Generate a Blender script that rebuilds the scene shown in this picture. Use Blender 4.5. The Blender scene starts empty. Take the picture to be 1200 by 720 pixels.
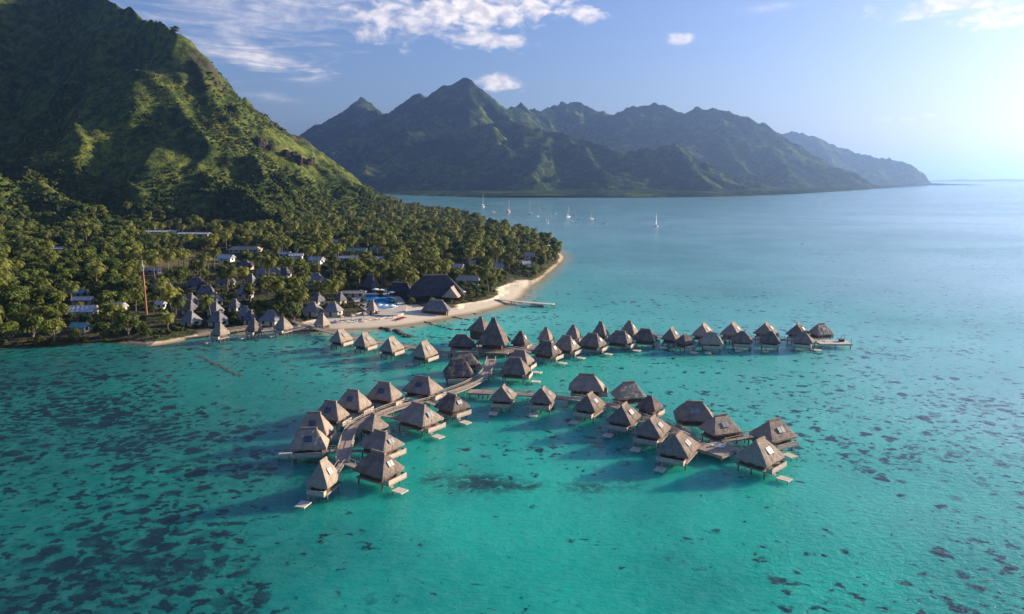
import bpy, math, random
import numpy as np
from math import radians as R, sin, cos, tan, atan2, pi, sqrt
from mathutils import Vector, Matrix

scene = bpy.context.scene
COL = scene.collection
random.seed(7)
rng = np.random.default_rng(7)

# ------------------------------------------------------------------ camera
CAM_H = 60.0
PITCH = R(10.0)
FPX = 857.0            # focal length in pixels of the 1200 x 720 photograph
cam_data = bpy.data.cameras.new('camera')
cam_data.sensor_width = 36.0
cam_data.lens = FPX / 1200.0 * 36.0
cam_data.clip_start = 1.0
cam_data.clip_end = 90000.0
cam = bpy.data.objects.new('camera', cam_data)
COL.objects.link(cam)
cam.location = (0, 0, CAM_H)
cam.rotation_euler = (R(90) - PITCH, 0, 0)
scene.camera = cam

# ------------------------------------------------------------------ light
SUN_EL = R(15.5)
SUN_AZ = R(68.0)       # to the right of the view direction (+Y towards +X)
world = bpy.data.worlds.new('World')
scene.world = world
world.use_nodes = True
scene.view_settings.view_transform = 'Standard'
scene.view_settings.look = 'None'
scene.view_settings.gamma = 1.0
scene.view_settings.use_curve_mapping = False
scene.view_settings.exposure = 1.15
scene.cycles.use_denoising = True
scene.cycles.max_bounces = 6
scene.cycles.diffuse_bounces = 2
scene.cycles.glossy_bounces = 2
scene.cycles.transmission_bounces = 2
scene.cycles.volume_bounces = 0
scene.cycles.transparent_max_bounces = 6
scene.cycles.caustics_reflective = False
scene.cycles.caustics_refractive = False
scene.cycles.sample_clamp_indirect = 4.0

sun_data = bpy.data.lights.new('sun', 'SUN')
sun_data.energy = 5.0
sun_data.angle = R(0.53)
sun_data.color = (1.0, 0.83, 0.60)
sun = bpy.data.objects.new('sun', sun_data)
COL.objects.link(sun)
sdir = Vector((sin(SUN_AZ) * cos(SUN_EL), cos(SUN_AZ) * cos(SUN_EL), sin(SUN_EL)))
sun.rotation_euler = sdir.to_track_quat('Z', 'Y').to_euler()
sun.location = (400, 200, 500)


# ------------------------------------------------------------------ projecting
CF = Vector((0, cos(PITCH), -sin(PITCH)))
CU = Vector((0, sin(PITCH), cos(PITCH)))


def ray(px, py):
    d = CF + CU * ((360.0 - py) / FPX)
    d.x += (px - 600.0) / FPX
    return d


def at(px, py, z=0.0):
    d = ray(px, py)
    t = (z - CAM_H) / d.z
    return Vector((d.x * t, d.y * t, z))


def at_y(px, py, y):
    d = ray(px, py)
    t = y / d.y
    return Vector((d.x * t, y, CAM_H + d.z * t))


def proj(p):
    """world point -> pixel of the 1200 x 720 photograph, and the depth"""
    v = Vector(p) - Vector((0, 0, CAM_H))
    w = v.dot(CF)
    return 600.0 + FPX * v.x / w, 360.0 - FPX * v.dot(CU) / w, w


# ------------------------------------------------------------------ node helpers
class NT:
    def __init__(self, tree):
        self.t = tree
        self.n = tree.nodes
        self.l = tree.links

    def new(self, kind, **kw):
        n = self.n.new(kind)
        for k, v in kw.items():
            setattr(n, k, v)
        return n

    def put(self, sock, v):
        if v is None:
            return
        if isinstance(v, bpy.types.NodeSocket):
            self.l.new(v, sock)
        elif isinstance(v, (tuple, list)) and sock.type == 'RGBA' and len(v) == 3:
            sock.default_value = (*v, 1.0)
        else:
            sock.default_value = v

    def math(self, op, a, b=None, c=None, clamp=False):
        n = self.new('ShaderNodeMath', operation=op, use_clamp=clamp)
        self.put(n.inputs[0], a)
        self.put(n.inputs[1], b)
        if c is not None:
            self.put(n.inputs[2], c)
        return n.outputs[0]

    def vmath(self, op, a, b=None):
        n = self.new('ShaderNodeVectorMath', operation=op)
        self.put(n.inputs[0], a)
        if b is not None:
            self.put(n.inputs[1], b)
        return n.outputs[0]

    def noise(self, vec, scale, detail=3.0, rough=0.55, dist=0.0):
        n = self.new('ShaderNodeTexNoise')
        self.put(n.inputs['Vector'], vec)
        n.inputs['Scale'].default_value = scale
        n.inputs['Detail'].default_value = detail
        n.inputs['Roughness'].default_value = rough
        n.inputs['Distortion'].default_value = dist
        return n.outputs['Fac']

    def mix(self, f, a, b, mode='MIX'):
        n = self.new('ShaderNodeMix', data_type='RGBA', blend_type=mode)
        self.put(n.inputs[0], f)
        self.put(n.inputs[6], a)
        self.put(n.inputs[7], b)
        return n.outputs[2]

    def smooth(self, v, lo, hi, a=0.0, b=1.0):
        n = self.new('ShaderNodeMapRange', interpolation_type='SMOOTHSTEP')
        self.put(n.inputs[0], v)
        n.inputs[1].default_value = lo
        n.inputs[2].default_value = hi
        n.inputs[3].default_value = a
        n.inputs[4].default_value = b
        return n.outputs[0]

    def ramp(self, f, stops):
        n = self.new('ShaderNodeValToRGB')
        cr = n.color_ramp
        while len(cr.elements) < len(stops):
            cr.elements.new(0.5)
        for e, (p, c) in zip(cr.elements, stops):
            e.position = p
            e.color = (*c, 1.0)
        self.put(n.inputs[0], f)
        return n.outputs[0]

    def attr(self, name, out='Fac'):
        n = self.new('ShaderNodeAttribute', attribute_name=name)
        return n.outputs[out]

    def bump(self, h, strength, dist=1.0, normal=None):
        n = self.new('ShaderNodeBump')
        n.inputs['Strength'].default_value = strength
        n.inputs['Distance'].default_value = dist
        self.put(n.inputs['Height'], h)
        if normal is not None:
            self.put(n.inputs['Normal'], normal)
        return n.outputs[0]

    def scaled(self, vec, s):
        n = self.new('ShaderNodeMapping')
        self.put(n.inputs[0], vec)
        n.inputs['Scale'].default_value = s
        return n.outputs[0]


def material(name):
    m = bpy.data.materials.new(name)
    m.use_nodes = True
    nt = NT(m.node_tree)
    b = m.node_tree.nodes['Principled BSDF']
    return m, nt, b


# ------------------------------------------------------------------ world: sky and clouds
wt = NT(world.node_tree)
bg = world.node_tree.nodes['Background']
sky = wt.new('ShaderNodeTexSky', sky_type='NISHITA')
sky.sun_disc = False
sky.sun_elevation = SUN_EL
sky.sun_rotation = SUN_AZ
sky.altitude = 60
sky.air_density = 1.0
sky.dust_density = 1.9
sky.ozone_density = 4.0
geo = wt.new('ShaderNodeTexCoord')
wdir = geo.outputs['Generated']
sep = wt.new('ShaderNodeSeparateXYZ')
wt.put(sep.inputs[0], wdir)
az = wt.math('MULTIPLY', wt.math('ARCTAN2', sep.outputs[0], sep.outputs[1]), 180 / pi)
el = wt.math('MULTIPLY', wt.math('ARCSINE', sep.outputs[2]), 180 / pi)
azel = wt.new('ShaderNodeCombineXYZ')
wt.put(azel.inputs[0], az)
wt.put(azel.inputs[1], wt.math('MULTIPLY', el, 1.7))
puff = wt.noise(azel.outputs[0], 0.55, 7.0, 0.6, 0.4)
wisp = wt.noise(wt.scaled(azel.outputs[0], (0.30, 1.0, 1.0)), 0.55, 7.0, 0.62, 1.3)


def cloud(px, py, rx, ry, n, k, soft, dens, tilt=0.0):
    """an elliptic bank of cloud seen in the direction of that part of the sky (radii in degrees)"""
    d = ray(px, py).normalized()
    a0, e0 = math.degrees(atan2(d.x, d.y)), math.degrees(math.asin(d.z))
    da = wt.math('SUBTRACT', az, a0)
    de = wt.math('SUBTRACT', el, e0)
    ct, st = cos(R(tilt)), sin(R(tilt))
    u = wt.math('DIVIDE', wt.math('ADD', wt.math('MULTIPLY', da, ct), wt.math('MULTIPLY', de, st)), rx)
    v = wt.math('DIVIDE', wt.math('SUBTRACT', wt.math('MULTIPLY', de, ct), wt.math('MULTIPLY', da, st)), ry)
    r2 = wt.math('ADD', wt.math('MULTIPLY', u, u), wt.math('MULTIPLY', v, v))
    f = wt.math('SUBTRACT', 1.0, wt.math('SQRT', r2))
    f = wt.math('ADD', f, wt.math('MULTIPLY', wt.math('SUBTRACT', n, 0.5), k))
    return wt.smooth(f, 0.0, soft, 0.0, dens)


banks = [
    cloud(560, 14, 8.5, 1.7, puff, 3.0, 0.75, 0.85, 3),
    cloud(470, 22, 5.5, 1.9, puff, 3.0, 0.9, 0.7),
    cloud(572, 48, 4.0, 0.8, puff, 2.4, 0.7, 0.7, -4),
    cloud(582, 97, 2.2, 0.75, puff, 2.2, 0.6, 0.85, -8),
    cloud(683, 17, 1.6, 0.8, puff, 2.2, 0.6, 0.75, -12),
    cloud(797, 47, 1.2, 0.5, puff, 1.8, 0.7, 0.7),
    cloud(300, 16, 14.0, 4.2, wisp, 3.0, 1.6, 0.55, 12),
    cloud(300, 66, 5.5, 1.3, wisp, 3.0, 1.1, 0.75, -10),
    cloud(270, 40, 8.0, 2.2, wisp, 3.2, 1.6, 0.62, 20),
    cloud(1130, 2, 6.0, 0.9, puff, 2.2, 0.8, 0.7, 4),
    cloud(1175, 20, 3.5, 0.9, puff, 2.2, 0.8, 0.7, 0),
    cloud(1065, 138, 2.6, 0.28, wisp, 1.6, 0.9, 0.5, 2),
    cloud(905, 8, 3.0, 0.5, wisp, 2.4, 1.2, 0.3, 4),
    cloud(320, 114, 3.0, 0.5, wisp, 2.6, 1.2, 0.3, -6),
]
cl = banks[0]
for b_ in banks[1:]:
    cl = wt.math('MAXIMUM', cl, b_)
shade = wt.smooth(wt.noise(azel.outputs[0], 0.9, 4.0, 0.5), 0.35, 0.65)
cloud_col = wt.mix(shade, (5.2, 4.9, 5.4), (8.6, 7.7, 7.2))
skytint = wt.mix(1.0, sky.outputs[0], (0.97, 0.93, 1.13), 'MULTIPLY')
skycol = wt.mix(cl, skytint, cloud_col)
wt.put(bg.inputs['Color'], skycol)
bg.inputs['Strength'].default_value = 0.074

# ------------------------------------------------------------------ noise in numpy
_perm = np.random.default_rng(11).permutation(512)
_perm = np.concatenate([_perm, _perm, _perm])
_gr = np.random.default_rng(12).uniform(-1, 1, 512)


def vnoise(x, y, seed=0):
    xi = np.floor(x).astype(np.int64)
    yi = np.floor(y).astype(np.int64)
    xf, yf = x - xi, y - yi
    u = xf * xf * xf * (xf * (xf * 6 - 15) + 10)
    v = yf * yf * yf * (yf * (yf * 6 - 15) + 10)

    def h(a, b):
        return _gr[_perm[(_perm[(a + seed * 37) & 511] + b) & 511]]
    return (h(xi, yi) * (1 - u) + h(xi + 1, yi) * u) * (1 - v) + (h(xi, yi + 1) * (1 - u) + h(xi + 1, yi + 1) * u) * v


def fbm(x, y, octaves=5, seed=0, gain=0.5):
    s, a = 0.0, 1.0
    for o in range(octaves):
        s = s + a * vnoise(x * 2 ** o + o * 17.3, y * 2 ** o - o * 9.1, seed + o)
        a *= gain
    return s


def ridged(x, y, octaves=5, seed=0):
    s, a = 0.0, 1.0
    for o in range(octaves):
        s = s + a * (1 - 2.2 * np.abs(vnoise(x * 2 ** o + o * 7.7, y * 2 ** o + o * 3.1, seed + o)))
        a *= 0.5
    return s


def poly_sdf(x, y, poly):
    """signed distance to a closed polygon, positive inside"""
    d = np.full(x.shape, 1e18)
    inside = np.zeros(x.shape, bool)
    n = len(poly)
    for i in range(n):
        ax, ay = poly[i]
        bx, by = poly[(i + 1) % n]
        ex, ey = bx - ax, by - ay
        t = np.clip(((x - ax) * ex + (y - ay) * ey) / (ex * ex + ey * ey + 1e-9), 0, 1)
        d = np.minimum(d, (x - ax - t * ex) ** 2 + (y - ay - t * ey) ** 2)
        c = ((ay > y) != (by > y)) & (x < (bx - ax) * (y - ay) / (by - ay + 1e-12) + ax)
        inside ^= c
    d = np.sqrt(d)
    return np.where(inside, d, -d)


def ridge_height(x, y, ridges):
    """mountain from ridge lines: each ridge falls off sideways, cut by gullies that run down from it"""
    h = np.zeros(x.shape)
    for rid in ridges:
        pts, k, p = rid['pts'], rid.get('k', 1.5), rid.get('p', 1.25)
        gl, ga = rid.get('gully', (70.0, 0.22))
        arc = 0.0
        for i in range(len(pts) - 1):
            a, b = pts[i], pts[i + 1]
            ex, ey = b[0] - a[0], b[1] - a[1]
            L = sqrt(ex * ex + ey * ey)
            t = np.clip(((x - a[0]) * ex + (y - a[1]) * ey) / (L * L + 1e-9), 0, 1)
            qx, qy = a[0] + t * ex, a[1] + t * ey
            dist = np.sqrt((x - qx) ** 2 + (y - qy) ** 2)
            z = a[2] + (b[2] - a[2]) * t
            side = np.sign((x - a[0]) * ey - (y - a[1]) * ex)
            ang = np.arctan2(y - qy, x - qx)
            s_ = (arc + t * L) / gl + side * 31.7 + np.where((t <= 0) | (t >= 1), ang * 1.3, 0)
            g = vnoise(s_, dist / (gl * 5.0), 5) + 0.5 * vnoise(s_ * 2.3, dist / (gl * 2.5), 8)
            R0 = np.maximum(k * z, 1e-3)
            rel = dist / R0
            rel = rel * (1 + ga * g * np.clip(rel * 5, 0, 1))
            hs = z * np.maximum(0, 1 - rel) ** p
            if 'side' in rid:
                (q0, q1) = rid['side']
                cr_ = (x - q0[0]) * (q1[1] - q0[1]) - (y - q0[1]) * (q1[0] - q0[0])
                cr_ = cr_ / sqrt((q1[0] - q0[0]) ** 2 + (q1[1] - q0[1]) ** 2)
                hs = hs * np.clip(1.0 - cr_ / 25.0, 0, 1)
            h = np.maximum(h, hs)
            arc += L
    return h


def grid_mesh(name, X, Y, Z, attrs=None, mat=None, smooth=True):
    ny, nx = X.shape
    me = bpy.data.meshes.new(name)
    co = np.stack([X, Y, Z], -1).reshape(-1, 3).astype(np.float32)
    idx = np.arange(nx * ny).reshape(ny, nx)
    q = np.stack([idx[:-1, :-1], idx[:-1, 1:], idx[1:, 1:], idx[1:, :-1]], -1).reshape(-1, 4)
    me.vertices.add(len(co))
    me.vertices.foreach_set('co', co.ravel())
    me.loops.add(q.size)
    me.loops.foreach_set('vertex_index', q.ravel().astype(np.int32))
    me.polygons.add(len(q))
    me.polygons.foreach_set('loop_start', np.arange(0, q.size, 4, dtype=np.int32))
    me.polygons.foreach_set('loop_total', np.full(len(q), 4, np.int32))
    me.polygons.foreach_set('use_smooth', np.full(len(q), smooth))
    for k, v in (attrs or {}).items():
        a = me.attributes.new(k, 'FLOAT', 'POINT')
        a.data.foreach_set('value', v.reshape(-1).astype(np.float32))
    me.update()
    me.validate()
    o = bpy.data.objects.new(name, me)
    COL.objects.link(o)
    if mat:
        me.materials.append(mat)
    return o


# ------------------------------------------------------------------ near island: coast, flat land, green mountain
def P(px, py, z=0.0):
    p = at(px, py, z)
    return (p.x, p.y)


SHORE = [(-1500, 120), (-420, 215)] + [P(*q) for q in [
    (-60, 413), (0, 409), (60, 407), (120, 402), (150, 404), (178, 406), (205, 401), (240, 394), (285, 391),
    (340, 389), (375, 388), (400, 388), (430, 386), (470, 383), (505, 377), (545, 370), (575, 363), (598, 356),
    (610, 350), (616, 343), (622, 337), (636, 326), (650, 314), (660, 304), (656, 294), (640, 285), (615, 277), (595, 271),
    (575, 265), (560, 258), (535, 253), (505, 249), (470, 245), (435, 241.5)]] + [(-700, 1900), (-1500, 2000)]

SPUR_LINE = (at_y(206, 50, 1020), at_y(340, 266, 735))
RIDGES = [
    # the skyline left of the knob, the steep head wall of the shaded bowl
    dict(pts=[at_y(-330, -190, 1200), at_y(-140, -110, 1270), at_y(0, -52, 1300), at_y(55, -4, 1270), at_y(98, 2, 1220),
              at_y(140, 15, 1150), at_y(175, 30, 1080), at_y(206, 50, 1020)],
         k=0.85, p=1.4, gully=(70.0, 0.12)),
    # the skyline down to the flat far shore
    dict(pts=[at_y(206, 50, 1020), at_y(258, 92, 1060), at_y(300, 127, 1100),
              at_y(338, 158, 1140), at_y(362, 176, 1160), at_y(372, 196, 1180), at_y(418, 221, 1260), at_y(470, 241, 1380)],
         k=1.3, p=1.15, gully=(45.0, 0.12)),
    # the spur that runs towards the camera and parts the lit from the shaded face
    dict(pts=[at_y(206, 50, 1020), at_y(178, 78, 985), at_y(156, 98, 955), at_y(152, 115, 930), at_y(186, 150, 890),
              at_y(230, 200, 840), at_y(265, 222, 810), at_y(305, 249, 770), at_y(340, 266, 735)],
         k=1.15, p=1.1, gully=(55.0, 0.08)),
    # the broad lit face between them
    dict(pts=[at_y(178, 78, 985), at_y(178, 78, 985).lerp(at_y(232, 72, 1040), 0.72)], k=1.15, p=1.1, gully=(38.0, 0.10), side=SPUR_LINE),
    dict(pts=[at_y(156, 98, 955), at_y(156, 98, 955).lerp(at_y(258, 92, 1060), 0.72)], k=1.15, p=1.1, gully=(38.0, 0.10), side=SPUR_LINE),
    dict(pts=[at_y(152, 116, 930), at_y(152, 116, 930).lerp(at_y(282, 111, 1082), 0.72)], k=1.15, p=1.1, gully=(38.0, 0.10), side=SPUR_LINE),
    dict(pts=[at_y(168, 134, 908), at_y(168, 134, 908).lerp(at_y(300, 128, 1100), 0.72)], k=1.15, p=1.1, gully=(38.0, 0.10), side=SPUR_LINE),
    dict(pts=[at_y(186, 151, 890), at_y(186, 151, 890).lerp(at_y(338, 160, 1140), 0.72)], k=1.15, p=1.1, gully=(38.0, 0.10), side=SPUR_LINE),
    dict(pts=[at_y(208, 176, 865), at_y(208, 176, 865).lerp(at_y(362, 178, 1160), 0.72)], k=1.15, p=1.1, gully=(38.0, 0.10), side=SPUR_LINE),
    dict(pts=[at_y(230, 201, 840), at_y(230, 201, 840).lerp(at_y(372, 198, 1180), 0.72)], k=1.15, p=1.1, gully=(38.0, 0.10), side=SPUR_LINE),
    dict(pts=[at_y(265, 223, 810), at_y(265, 223, 810).lerp(at_y(418, 223, 1260), 0.72)], k=1.15, p=1.1, gully=(38.0, 0.10), side=SPUR_LINE),
    dict(pts=[at_y(300, 246, 775), at_y(300, 246, 775).lerp(at_y(440, 233, 1300), 0.72)], k=1.15, p=1.1, gully=(38.0, 0.10), side=SPUR_LINE),
    # low foothill on the left
    dict(pts=[at_y(-260, 90, 780), at_y(-120, 158, 740), at_y(-20, 206, 735), at_y(48, 230, 735), at_y(110, 258, 700)],
         k=1.5, p=1.2, gully=(40.0, 0.2)),
]


POOL_C = P(446, 352, 2.5)


def land_h(x, y, fine=True):
    x = np.asarray(x, float)
    y = np.asarray(y, float)
    s = poly_sdf(x, y, SHORE)
    jag = 1.2 * vnoise(x / 14, y / 14, 3) + 0.6 * vnoise(x / 5, y / 5, 4)
    s = s + jag * np.exp(-np.abs(s) / 8.0)
    base = np.where(s > 0, 3.2 * (1 - np.exp(-np.maximum(s, 0) / 22.0)) + 0.018 * np.clip(s - 30, 0, 700), s * 0.16)
    base = np.maximum(base, -4.0)
    wx = x + 9 * fbm(x / 90, y / 90, 3, 21)
    wy = y + 9 * fbm(x / 90, y / 90, 3, 27)
    m = ridge_height(wx, wy, RIDGES)
    amt = np.clip(m / 40.0, 0, 1)
    gl_ = 6.0 * ridged((x * 0.75 + y * 0.66) / 60 + 0.5 * fbm(x / 80, y / 80, 2, 37), (y * 0.75 - x * 0.66) / 190, 3, 35) - 4.0
    m = m + amt * (gl_ + 6.0 * fbm(x / 55, y / 55, 4, 31) + (2.2 * fbm(x / 14, y / 14, 3, 33) if fine else 0))
    pw_ = np.clip(2.2 * (1 - np.hypot((x - POOL_C[0]) / 34.0, (y - POOL_C[1]) / 44.0)), 0, 1)
    base = base * (1 - pw_) + 2.3 * pw_
    h = np.where(s > 0, np.maximum(base, 0) + np.maximum(m, 0) * np.clip(s / 40, 0, 1), base)
    return h


def land_z(x, y):
    return float(land_h(np.array([x]), np.array([y]))[0])


xs = np.concatenate([np.arange(-1180, -420, 5.0), np.arange(-420, 140.1, 2.6)])
ys = np.concatenate([np.arange(150, 560, 2.6), np.arange(560, 1900.1, 4.5)])
X, Y = np.meshgrid(xs, ys)
Z = land_h(X, Y)
S = poly_sdf(X, Y, SHORE)

# width of the sand along the shore, in metres
bw = np.interp(X, [P(-60, 400)[0], P(120, 400)[0], P(160, 400)[0], P(200, 398)[0], P(330, 388)[0], P(385, 386)[0], P(420, 384)[0],
                   P(500, 376)[0], P(560, 364)[0], P(600, 352)[0], P(626, 335)[0], P(660, 304)[0]],
               [0.5, 1.0, 4.5, 5.0, 7.0, 22.0, 28.0, 21.0, 13.0, 17.0, 3.5, 3.5])
bw = np.where(Y > 700, 0.0, bw)
bwn = bw * (1 + 0.25 * fbm(X / 15, Y / 15, 3, 41))
sand = np.clip((bwn - S + 2.0) / 7.0, 0, 1)


def ellipse(cx, cy, rx, ry):
    return np.clip(2.0 * (1 - np.sqrt(((X - cx) / rx) ** 2 + ((Y - cy) / ry) ** 2)), 0, 1)


LAWN = at(205, 311, 4)
lawn = np.maximum(ellipse(LAWN.x + 8, LAWN.y + 5, 34, 52), ellipse(P(232, 330)[0], P(232, 330)[1] + 10, 16, 24) * 0.5)
lawn = np.clip(lawn + 0.3 * fbm(X / 12, Y / 12, 3, 44) * (lawn > 0), 0, 1)
CLIFF = [at_y(312, 150, 1125), at_y(342, 162, 1140), at_y(360, 178, 1160), at_y(352, 185, 1110), at_y(300, 160, 1070), at_y(255, 140, 1010)]
rock = np.zeros_like(X)
for c_ in CLIFF:
    rock = np.maximum(rock, np.clip(1.5 - np.hypot((X - c_.x) / 26, (Y - c_.y) / 40), 0, 1))

m_land, nt, b = material('island_ground')
pos = nt.new('ShaderNodeNewGeometry').outputs['Position']
n1 = nt.noise(pos, 0.016, 6, 0.6)
n2 = nt.noise(pos, 0.09, 5, 0.65)
n3 = nt.noise(pos, 0.5, 4, 0.7)
veg = nt.ramp(nt.math('ADD', nt.math('MULTIPLY', n2, 0.7), nt.math('MULTIPLY', n1, 0.3)),
              [(0.36, (0.014, 0.030, 0.008)), (0.48, (0.048, 0.072, 0.015)), (0.57, (0.125, 0.145, 0.024)), (0.70, (0.215, 0.195, 0.040))])
earth = nt.mix(n3, (0.05, 0.045, 0.025), (0.13, 0.105, 0.06))
flat = nt.mix(nt.smooth(n2, 0.42, 0.62), nt.mix(n3, (0.02, 0.033, 0.010), (0.06, 0.065, 0.02)), earth)
mt = nt.smooth(nt.attr('mount'), 0.15, 0.6)
c = nt.mix(mt, flat, veg)
rk = nt.math('MULTIPLY', nt.attr('rock'), nt.smooth(nt.noise(pos, 0.045, 5, 0.7), 0.44, 0.56))
c = nt.mix(rk, c, nt.ramp(n3, [(0.3, (0.02, 0.014, 0.012)), (0.7, (0.11, 0.075, 0.055))]))
c = nt.mix(nt.attr('lawn'), c, nt.mix(n2, (0.10, 0.10, 0.03), (0.20, 0.155, 0.07)))
sandc = nt.mix(n3, (0.58, 0.48, 0.35), (0.76, 0.66, 0.50))
wet = nt.mix(nt.smooth(nt.attr('alt'), 0.02, 0.6), (0.30, 0.22, 0.11), sandc)
c = nt.mix(nt.smooth(nt.math('ADD', nt.attr('sand'), nt.math('MULTIPLY', nt.math('SUBTRACT', n3, 0.5), 0.5)), 0.35, 0.62), c, wet)
nt.put(b.inputs['Base Color'], c)
b.inputs['Roughness'].default_value = 0.95
b.inputs['Specular IOR Level'].default_value = 0.15
bh = nt.math('ADD', n2, nt.math('MULTIPLY', n3, 0.35))
nt.put(b.inputs['Normal'], nt.bump(nt.math('MULTIPLY', bh, nt.math('SUBTRACT', 1.0, nt.attr('sand'))), 0.8, 5.0))
mount = np.clip((Z - 3.2 - 0.018 * np.clip(S - 30, 0, 700)) / 20.0, 0, 1)
land = grid_mesh('island_terrain', X, Y, Z, dict(sand=sand, lawn=lawn, rock=rock, mount=mount, alt=Z), m_land)
land['kind'] = 'structure'
land['label'] = 'green mountain with a sandy beach and flat wooded shore at its foot'

# ------------------------------------------------------------------ far mountains across the bay
FAR = [
    dict(pts=[at_y(250, 190, 4700), at_y(330, 172, 4650), at_y(362, 156, 4600), at_y(388, 140, 4600), at_y(408, 131, 4600), at_y(422, 120, 4600), at_y(436, 131, 4600),
              at_y(454, 143, 4550), at_y(470, 128, 4450), at_y(488, 115, 4350), at_y(505, 114, 4250), at_y(524, 112, 4150), at_y(535, 103, 4050),
              at_y(545, 91, 4000), at_y(556, 105, 4050), at_y(572, 118, 4150), at_y(590, 131, 4350), at_y(612, 130, 4600), at_y(628, 134, 4800),
              at_y(648, 129, 5000), at_y(676, 122, 5100), at_y(700, 127, 5100), at_y(726, 135, 5100), at_y(744, 126, 5000), at_y(762, 123, 5000),
              at_y(780, 127, 4950), at_y(797, 134, 4900), at_y(814, 125, 4850), at_y(830, 127, 4800), at_y(852, 134, 4750), at_y(872, 138, 4700),
              at_y(890, 150, 4650), at_y(905, 160, 4600), at_y(935, 180, 4500), at_y(965, 200, 4350), at_y(985, 214, 4250)],
         k=1.55, p=1.2, gully=(230.0, 0.30)),
    dict(pts=[at_y(880, 165, 7000), at_y(920, 158, 7000), at_y(934, 156, 7000), at_y(950, 162, 7000), at_y(985, 173, 7000), at_y(1010, 180, 6900),
              at_y(1030, 186, 6800), at_y(1052, 189, 6700), at_y(1068, 195, 6650), at_y(1082, 204, 6600), at_y(1092, 212, 6550)],
         k=1.5, p=1.1, gully=(260.0, 0.28)),
    # the nearer spur below the high peak, and the hills along the shore
    dict(pts=[at_y(545, 91, 4000), at_y(550, 120, 3800), at_y(555, 146, 3550), at_y(576, 152, 3400), at_y(592, 182, 3150), at_y(622, 212, 2850)],
         k=1.5, p=1.15, gully=(150.0, 0.26)),
    dict(pts=[at_y(555, 146, 3550), at_y(585, 148, 3500), at_y(610, 144, 3480), at_y(640, 152, 3480), at_y(670, 160, 3450), at_y(700, 175, 3400), at_y(726, 183, 3350),
              at_y(760, 181, 3300), at_y(792, 176, 3250), at_y(822, 190, 3250), at_y(852, 204, 3250), at_y(885, 218, 3250)],
         k=1.6, p=1.15, gully=(110.0, 0.42)),
    dict(pts=[at_y(792, 176, 3250), at_y(806, 196, 3050), at_y(826, 215, 2850)], k=1.5, p=1.1, gully=(90.0, 0.25)),
    dict(pts=[at_y(655, 152, 3480), at_y(682, 178, 3250), at_y(700, 205, 2950)], k=1.5, p=1.1, gully=(90.0, 0.25)),
    dict(pts=[at_y(890, 160, 4650), at_y(905, 180, 4300), at_y(925, 205, 3900)], k=1.5, p=1.1, gully=(120.0, 0.25)),
    dict(pts=[at_y(820, 130, 4850), at_y(845, 165, 4450), at_y(870, 195, 4000)], k=1.6, p=1.1, gully=(120.0, 0.25)),
    dict(pts=[at_y(1030, 190, 6800), at_y(1015, 200, 6300), at_y(1000, 212, 5900)], k=1.6, p=1.1, gully=(120.0, 0.25)),
]
FAR_SHORE = [(-3200, 3400), P(380, 226), P(440, 227), P(500, 229.5), P(560, 232), P(620, 233), P(680, 232.5), P(740, 232), P(800, 231.5), P(860, 230.5),
             P(920, 228.5), P(970, 225.5), P(1020, 222), P(1060, 219.5), P(1090, 217.5), P(1112, 216), (4600, 9000), (-3200, 9000)]


def far_h(x, y):
    s = poly_sdf(x, y, FAR_SHORE) + 14 * fbm(x / 160, y / 160, 3, 51)
    base = np.where(s > 0, 6 * (1 - np.exp(-np.maximum(s, 0) / 60)) + 0.02 * np.clip(s, 0, 600), np.maximum(s * 0.1, -6))
    wx = x + 24 * fbm(x / 420, y / 420, 3, 61)
    wy = y + 24 * fbm(x / 420, y / 420, 3, 67)
    m = ridge_height(wx, wy, FAR)
    amt = np.clip(m / 120.0, 0, 1)
    m = m + amt * (15 * ridged(x / 300, y / 300, 5, 71) - 9 + 10 * ridged(x / 95, y / 95, 4, 75) - 6 + 6 * fbm(x / 45, y / 45, 3, 73))
    return base + np.maximum(m, 0) * np.clip(s / 90, 0, 1)


fx = np.arange(-2600, 4400.1, 13.0)
fy = np.concatenate([np.arange(2300, 5400, 12.0), np.arange(5400, 8200, 30.0)])
FX, FY = np.meshgrid(fx, fy)
FZ = far_h(FX, FY)
m_far, nt, b = material('far_mountain_forest')
pos = nt.new('ShaderNodeNewGeometry').outputs['Position']
n1 = nt.noise(pos, 0.006, 6, 0.62)
n2 = nt.noise(pos, 0.03, 5, 0.7)
c = nt.ramp(nt.math('ADD', nt.math('MULTIPLY', n1, 0.5), nt.math('MULTIPLY', n2, 0.5)),
            [(0.36, (0.004, 0.013, 0.012)), (0.49, (0.014, 0.030, 0.015)), (0.60, (0.105, 0.135, 0.030))])
nt.put(b.inputs['Base Color'], c)
b.inputs['Roughness'].default_value = 1.0
b.inputs['Specular IOR Level'].default_value = 0.0
nt.put(b.inputs['Normal'], nt.bump(nt.math('ADD', n1, n2), 0.9, 22.0))
far = grid_mesh('far_mountains', FX, FY, FZ, None, m_far)
far['kind'] = 'structure'
far['label'] = 'jagged blue mountain range rising across the bay'

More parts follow.
